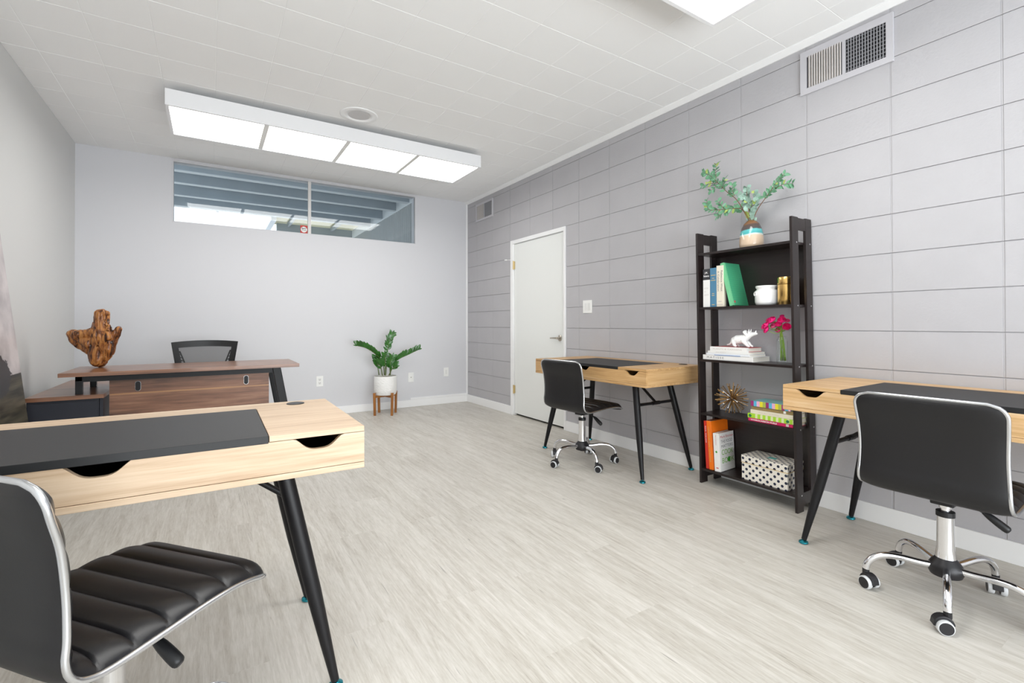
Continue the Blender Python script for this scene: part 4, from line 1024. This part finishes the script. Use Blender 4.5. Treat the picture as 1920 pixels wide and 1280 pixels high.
# ---- lower-middle shelf: gold starburst and book stack
t = thing('starburst_ornament', 'gold starburst ornament of metal rods on the fourth shelf', 'ornament', (2.85, 1.822, SH[1]+.108))
bm = NB(); bmesh.ops.create_icosphere(bm, subdivisions=2, radius=.012); obj('core', bm, m_brass, t, smooth='all')
ga = PI*(3-math.sqrt(5)); nR = 64
bm1 = NB(); bm2 = NB()
for i in range(nR):
    zf = 1-2*(i+.5)/nR; rr_ = math.sqrt(1-zf*zf); a = ga*i; d = Vector((rr_*math.cos(a), rr_*math.sin(a), zf))
    L_ = .105*random.uniform(.86, 1.0)
    if d.z < -.2: L_ = min(L_, .103/abs(d.z))
    d_x = max(.0, d.x); L_ = min(L_, .104)
    bmr = NB(); tube(bmr, [d*.008, d*L_], .0024, 7); u_, v_ = frame_of(d); tube(bmr, [d*L_, d*(L_+.0015)], .0048, 8)
    obj('rod', bmr, m_brass, t, smooth=True)
for j, (dy_, dz_2, dx_) in enumerate(((.03, .045, -.045), (-.012, .028, -.062), (-.014, .0, -.07), (.02, -.03, -.06), (-.004, -.055, -.05), (.05, .02, -.05), (-.06, -.01, -.04))):
    bmr = NB(); bmesh.ops.create_icosphere(bmr, subdivisions=2, radius=.0045, matrix=Matrix.Translation((dx_, dy_, dz_2))); tube(bmr, [(0, 0, 0), (dx_, dy_, dz_2)], .0022, 6)
    obj('jewel', bmr, mat('crystal', (.9, .92, .95), .08, .3), t, smooth='all', label='pale crystal tip')
zS = SH[1]+.0004; LB = dict(rot=FL)
b = book('book', 'pink-spined book lettered HYDROCARBON FUELS at the bottom of the colourful stack', (2.775, 1.667, zS+.0095), .155, .018, .262, mat('cover_pink', (.72, .02, .14), .4), group='colourful books stacked on the fourth shelf', **LB)
spine_text(b, 'HYDROCARBON FUELS', .016, .172, -.0045, .009, mwt, bold=.03); bm = NB(); box(bm, -.0006, 0, -.007, .007, .224, .240); obj('shelf_mark', bm, mat('mark_pale', (.7, .62, .60), .5), b)
m_lime, n_, l_, p_ = nt('lime_cover'); tc = n_.new('ShaderNodeTexCoord'); sp = n_.new('ShaderNodeSeparateXYZ'); l_.new(tc.outputs['Object'], sp.inputs[0])
wv = math_('FRACT', math_('DIVIDE', sp.outputs['Z'], .031)); k_ = math_('MULTIPLY', math_('GREATER_THAN', wv, .55), math_('GREATER_THAN', sp.outputs['Z'], .045))
mx = n_.new('ShaderNodeMix'); mx.data_type = 'RGBA'; l_.new(k_, mx.inputs[0]); mx.inputs[6].default_value = (.40, .68, .04, 1); mx.inputs[7].default_value = (.72, .78, .45, 1); l_.new(mx.outputs[2], p_.inputs['Base Color']); p_.inputs['Roughness'].default_value = .4
b = book('book', 'lime green patterned book, second from the bottom of the colourful stack', (2.772, 1.670, zS+.019+.0135), .16, .026, .270, m_lime, group='colourful books stacked on the fourth shelf', **LB)
for z_ in (.016, .238):
    bm = NB(); lathe(bm, [(0, 0), (.009, 0), (.009, .0008), (0, .0008)], 20, M=Matrix.Translation((0, 0, z_)) @ Matrix.Rotation(R(-90), 4, 'Y')); obj('spine_dot', bm, mat('dot_green', (.02, .18, .07), .4), b)
b = book('book', 'cream book in the middle of the colourful stack', (2.778, 1.655, zS+.0455+.0125), .15, .024, .25, mat('cover_ivory', (.76, .70, .58), .5), group='colourful books stacked on the fourth shelf', **LB)
spine_text(b, 'The Art of Eating', .05, .17, -.003, .006, mil)
b = book('book', 'olive brown book, second from the top of the colourful stack', (2.782, 1.650, zS+.0700+.0105), .145, .020, .245, mat('cover_olive', (.30, .22, .09), .55), group='colourful books stacked on the fourth shelf', **LB)
spine_text(b, 'Introduction', .07, .16, -.003, .007, mgold); bm = NB(); box(bm, -.0006, 0, -.007, .007, .190, .204); obj('shelf_mark', bm, mwt, b)
m_str, n_, l_, p_ = nt('striped_cover'); tc = n_.new('ShaderNodeTexCoord'); sp = n_.new('ShaderNodeSeparateXYZ'); l_.new(tc.outputs['Object'], sp.inputs[0])
rp = n_.new('ShaderNodeValToRGB'); rp.color_ramp.interpolation = 'CONSTANT'; cr = rp.color_ramp
cs_ = [(.30, .03, .16), (.10, .45, .68), (.78, .42, .58), (.78, .70, .03), (.42, .48, .08)]
cr.elements[0].color = (*cs_[0], 1); cr.elements[1].position = .2; cr.elements[1].color = (*cs_[1], 1)
for i in (2, 3, 4): e = cr.elements.new(.2*i); e.color = (*cs_[i], 1)
l_.new(math_('FRACT', math_('DIVIDE', sp.outputs['Z'], .092)), rp.inputs[0])
mx = n_.new('ShaderNodeMix'); mx.data_type = 'RGBA'; l_.new(math_('LESS_THAN', sp.outputs['X'], .0026), mx.inputs[0]); mx.inputs[6].default_value = (.20, .42, .42, 1); l_.new(rp.outputs[0], mx.inputs[7])
l_.new(mx.outputs[2], p_.inputs['Base Color']); p_.inputs['Roughness'].default_value = .45
b = book('book', 'book with a rainbow-striped spine on top of the colourful stack', (2.776, 1.652, zS+.0910+.0165), .155, .032, .235, m_str, group='colourful books stacked on the fourth shelf', **LB)
bm = NB()
pl = []
for i in range(10):
    a = PI/2+2*PI*i/10; r_ = .012 if i % 2 == 0 else .005; pl.append((r_*math.cos(a), r_*math.sin(a)))
prism(bm, pl, lambda p, q_: (-.0012+.0012*q_, p[1], .208+p[0])); obj('spine_star', bm, mat('star_yellow', (.85, .72, .10), .4), b)

# ---- bottom shelf
zS = SH[0]+.0004
m_rd = mat('cover_red', (.62, .035, .02), .4); m_or = mat('cover_orange', (.90, .19, .008), .4)
b = book('book', 'tall red book leaning left, leftmost on the bottom shelf', (2.775, 1.949, zS+.001), .15, .024, .312, m_rd, rot=(R(-3.2), 0, 0))
spine_text(b, 'ROME  TOSCANA', .17, .28, -.004, .008, mwt, False)
b = book('book', 'tall orange book leaning left, between the red book and the white cookbook', (2.772, 1.918, zS+.0015), .19, .031, .316, m_or, rot=(R(-4.0), 0, R(0)))
spine_text(b, 'GREENE ON GREENS', .05, .28, -.008, .010, mgold, False)
b = book('book', 'white cookbook standing half open to view on the bottom shelf, cover lettered COOK BOOK', (2.770, 1.873, zS+.001), .175, .040, .245, mw, rot=(R(-3), 0, R(3)))
cvx = lambda x, z: (x, -.0204, z)
text('cover_title', 'Mark Bittman', cvx(.012, .213), (1, 0, 0), (0, 0, 1), .016, mir, b, width=.150)
text('cover_title', 'THE FOOD', cvx(.020, .180), (1, 0, 0), (0, 0, 1), .020, mi, b, width=.135); text('cover_title', 'MATTERS', cvx(.020, .150), (1, 0, 0), (0, 0, 1), .020, mi, b, width=.138)
text('cover_title', 'COOK', cvx(.022, .105), (1, 0, 0), (0, 0, 1), .034, mig, b, width=.135); text('cover_title', 'BOOK', cvx(.022, .052), (1, 0, 0), (0, 0, 1), .034, mig, b, width=.142)
bm = NB(); box(bm, .012, .165, -.0206, -.0202, .034, .0348); obj('cover_rule', bm, mil, b)
bm = NB(); box(bm, .012, .165, -.0206, -.0202, .205, .2058); obj('cover_rule', bm, mil, b)
bm = NB(); lathe(bm, [(0, -.014), (.010, -.012), (.016, -.002), (.015, .010), (.006, .018), (0, .020)], 18, M=Matrix.Translation((.105, -.0205, .066)) @ Matrix.Scale(.06, 4, (0, 1, 0))); obj('cover_apple', bm, mat('apple_green', (.05, .32, .03), .4), b, smooth='all')
bm = NB(); lathe(bm, [(0, -.008), (.008, 0), (0, .010)], 12, M=Matrix.Translation((-.0005, .002, .125)) @ Matrix.Scale(.06, 4, (1, 0, 0))); obj('spine_apple', bm, MATS['apple_green'], b)
spine_text(b, 'Mark Bittman', .17, .235, -.004, .006, mir, False); bm = NB(); box(bm, -.0006, 0, -.008, .008, .02, .026); obj('publisher_mark', bm, mir, b)
# polka dot box
m_dot, n_, l_, p_ = nt('polka_dot_paper'); tc = n_.new('ShaderNodeTexCoord'); sp = n_.new('ShaderNodeSeparateXYZ'); l_.new(tc.outputs['Object'], sp.inputs[0])
ge = n_.new('ShaderNodeNewGeometry'); sn = n_.new('ShaderNodeSeparateXYZ'); l_.new(ge.outputs['Normal'], sn.inputs[0])
def dots(a, b_, p):
    out = None
    for o_ in (0, .5):
        fa = math_('SUBTRACT', math_('FRACT', math_('ADD', math_('DIVIDE', a, p), o_)), .5); fb = math_('SUBTRACT', math_('FRACT', math_('ADD', math_('DIVIDE', b_, p), o_)), .5)
        d_ = math_('LESS_THAN', math_('ADD', math_('MULTIPLY', fa, fa), math_('MULTIPLY', fb, fb)), .036)
        out = d_ if out is None else math_('MAXIMUM', out, d_)
    return out
P_ = .043
dyz = dots(sp.outputs['Y'], sp.outputs['Z'], P_); dxz = dots(sp.outputs['X'], sp.outputs['Z'], P_); dxy = dots(sp.outputs['Y'], sp.outputs['X'], P_)
ax_ = math_('GREATER_THAN', math_('ABSOLUTE', sn.outputs['X']), .7); ay_ = math_('GREATER_THAN', math_('ABSOLUTE', sn.outputs['Y']), .7); az_ = math_('GREATER_THAN', math_('ABSOLUTE', sn.outputs['Z']), .7)
k_ = math_('ADD', math_('ADD', math_('MULTIPLY', ax_, dyz), math_('MULTIPLY', ay_, dxz)), math_('MULTIPLY', az_, dxy))
mx = n_.new('ShaderNodeMix'); mx.data_type = 'RGBA'; l_.new(k_, mx.inputs[0]); mx.inputs[6].default_value = (.80, .76, .68, 1); mx.inputs[7].default_value = (.012, .018, .045, 1); l_.new(mx.outputs[2], p_.inputs['Base Color']); p_.inputs['Roughness'].default_value = .4
t = thing('storage_box', 'cream polka dot storage box with gold rim on the bottom shelf', 'box', (2.868, 1.576, zS))
bm = NB(); box(bm, -.088, .088, -.138, .138, 0, .102); obj('box_body', bm, m_dot, t, bevel=.001)
bm = NB(); box(bm, -.090, .090, -.140, .140, .104, .148); obj('lid', bm, m_dot, t, bevel=.001)
bm = NB(); box(bm, -.0905, .0905, -.1405, .1405, .101, .1045); obj('gold_rim', bm, mgold, t, bevel=.0005)
bm = NB(); box(bm, -.03, .0, -.035, .01, .148, .1495); obj('lid_label', bm, mat('teal_label', (.10, .45, .42), .5), t)

# ---- top: ceramic vase with leafy branches
m_vase, n_, l_, p_ = nt('reactive_glaze'); tc = n_.new('ShaderNodeTexCoord'); sp = n_.new('ShaderNodeSeparateXYZ'); l_.new(tc.outputs['Object'], sp.inputs[0])
ns = n_.new('ShaderNodeTexNoise'); ns.inputs['Scale'].default_value = 14; l_.new(tc.outputs['Object'], ns.inputs['Vector'])
z_ = math_('ADD', math_('DIVIDE', sp.outputs['Z'], .17), math_('ADD', math_('MULTIPLY', math_('SUBTRACT', ns.outputs['Fac'], .5), .10), math_('MULTIPLY', math_('SINE', math_('MULTIPLY', sp.outputs['Y'], 42)), .025)))
rp = n_.new('ShaderNodeValToRGB'); cr = rp.color_ramp; l_.new(z_, rp.inputs[0])
cr.elements[0].position = 0; cr.elements[0].color = (.66, .50, .36, 1); cr.elements[1].position = 1; cr.elements[1].color = (.20, .085, .025, 1)
for p_o, c_ in ((.42, (.66, .50, .36)), (.47, (.60, .72, .68)), (.51, (.05, .38, .40)), (.64, (.12, .52, .52)), (.68, (.07, .06, .06)), (.84, (.09, .06, .05)), (.90, (.22, .10, .04))):
    e = cr.elements.new(p_o); e.color = (*c_, 1)
l_.new(rp.outputs[0], p_.inputs['Base Color']); p_.inputs['Roughness'].default_value = .12; p_.inputs['Coat Weight'].default_value = .5
VB = Vector((2.86, 1.692, SH[4]+.0004))
t = thing('ceramic_vase', 'glazed ceramic vase, brown over turquoise over sand, on top of the shelving unit', 'vase', VB)
bm = NB(); lathe(bm, [(0, 0), (.058, 0), (.067, .005), (.0695, .025), (.0695, .05), (.066, .09), (.058, .125), (.046, .152), (.030, .170), (.018, .178), (.014, .177), (.014, .155), (0, .15)], 44); obj('vase_body', bm, m_vase, t, smooth='all')
BR = {'A': [(1.694, 1.715), (1.773, 1.844), (1.842, 1.919), (1.892, 1.978), (1.96, 2.053), (2.014, 2.091)], 'A1': [(1.915, 2.022), (1.918, 2.07), (1.912, 2.125)], 'A2': [(1.908, 1.992), (1.97, 2.0), (2.025, 1.997)], 'A3': [(1.788, 1.879), (1.80, 1.91), (1.802, 1.956)], 'A4': [(1.867, 1.944), (1.858, 1.98), (1.854, 2.006)], 'A5': [(1.908, 1.982), (1.93, 1.96), (1.96, 1.952)],
      'B': [(1.694, 1.715), (1.74, 1.778), (1.788, 1.797), (1.857, 1.804), (1.956, 1.822), (1.972, 1.888)], 'B1': [(1.817, 1.798), (1.86, 1.785), (1.904, 1.76)], 'B2': [(1.857, 1.811), (1.875, 1.84), (1.893, 1.866)],
      'C': [(1.689, 1.714), (1.652, 1.765), (1.603, 1.824), (1.568, 1.863), (1.53, 1.909), (1.488, 1.945)], 'C1': [(1.543, 1.87), (1.493, 1.883), (1.436, 1.873)], 'C2': [(1.605, 1.824), (1.61, 1.835), (1.618, 1.849)],
      'D': [(1.694, 1.715), (1.712, 1.822), (1.711, 1.92)], 'D1': [(1.703, 1.775), (1.652, 1.817), (1.665, 1.878)], 'D2': [(1.712, 1.813), (1.73, 1.85), (1.759, 1.886)]}
m_el = mat('branch_leaf', (.12, .29, .165), .45, var=.35, vscale=30); m_eg = mat('eucalyptus_leaf', (.27, .41, .34), .55, var=.25, vscale=30); m_ey = mat('young_leaf', (.38, .50, .13), .5); m_tw = mat('twig', (.16, .075, .03), .6)
labs = {'A': 'tall leafy green branch reaching to the upper left out of the ceramic vase', 'B': 'low leafy green branch spreading to the left out of the ceramic vase', 'C': 'leafy green branch reaching to the upper right out of the ceramic vase', 'D': 'short grey-green eucalyptus sprig in the middle of the ceramic vase'}
for key, lab in labs.items():
    b0 = Vector((2.86, BR[key][0][0], BR[key][0][1])); xo = {'A': -.03, 'B': -.05, 'C': .0, 'D': -.02}[key]
    t = thing('leafy_branch', lab, 'branch', b0, 0, 'branches in the ceramic vase')
    bmt = NB(); bml = NB(); bmy = NB()
    start = [Vector((VB.x, VB.y, VB.z+.155))-b0]
    for kk in [k for k in BR if k[0] == key]:
        pts = [Vector((2.86+xo*min(1, (Vector((y, z))-Vector(BR[key][0])).length*4), y, z))-b0 for y, z in BR[kk]]
        if kk == key: pts = start+pts[1:]
        P3 = spline(pts, 10); n = len(P3); r0 = .0029 if kk == key else .0016
        tube(bmt, P3, [r0*(1-.6*i/(n-1)) for i in range(n)], 6)
        L_tot = sum((a-b_).length for a, b_ in zip(P3, P3[1:])); cnt = int(L_tot/.0155)
        for i in range(cnt):
            f = (i+.5)/cnt
            if kk == key and f < (.12 if key == 'D' else .40): 
                if key == 'D': pass
                elif key == 'B' and f > .25: pass
                elif random.random() > .12: continue
            ii = min(n-2, int(f*(n-1))); p = P3[ii].lerp(P3[ii+1], f*(n-1)-ii); tg = (P3[ii+1]-P3[ii]).normalized()
            for s in (-1, 1):
                rnd = Vector((random.uniform(-1, 1), random.uniform(-1, 1), random.uniform(-.6, 1))).normalized()
                sd = tg.cross(Vector((-1, 0, 0))).normalized()*s
                d = tg*.55+sd*.75+rnd*.4
                if key == 'D': L_ = random.uniform(.028, .042)*(1.15-.5*f); W_ = L_*.92
                else: L_ = random.uniform(.024, .038); W_ = L_*.56
                nrm_ = (Vector((-1, 0, 0))+rnd*.7).normalized()
                leaf(bmy if random.random() < .06 else bml, p, d, nrm_, L_, W_, fold=.2, curl=random.uniform(-.1, .3), n=4)
    tw = obj('twig', bmt, m_tw, t, smooth='all'); obj('leaves', bml, m_eg if key == 'D' else m_el, tw, smooth='all'); obj('young_leaves', bmy, m_ey, tw, smooth='all', label='yellow-green young leaves')
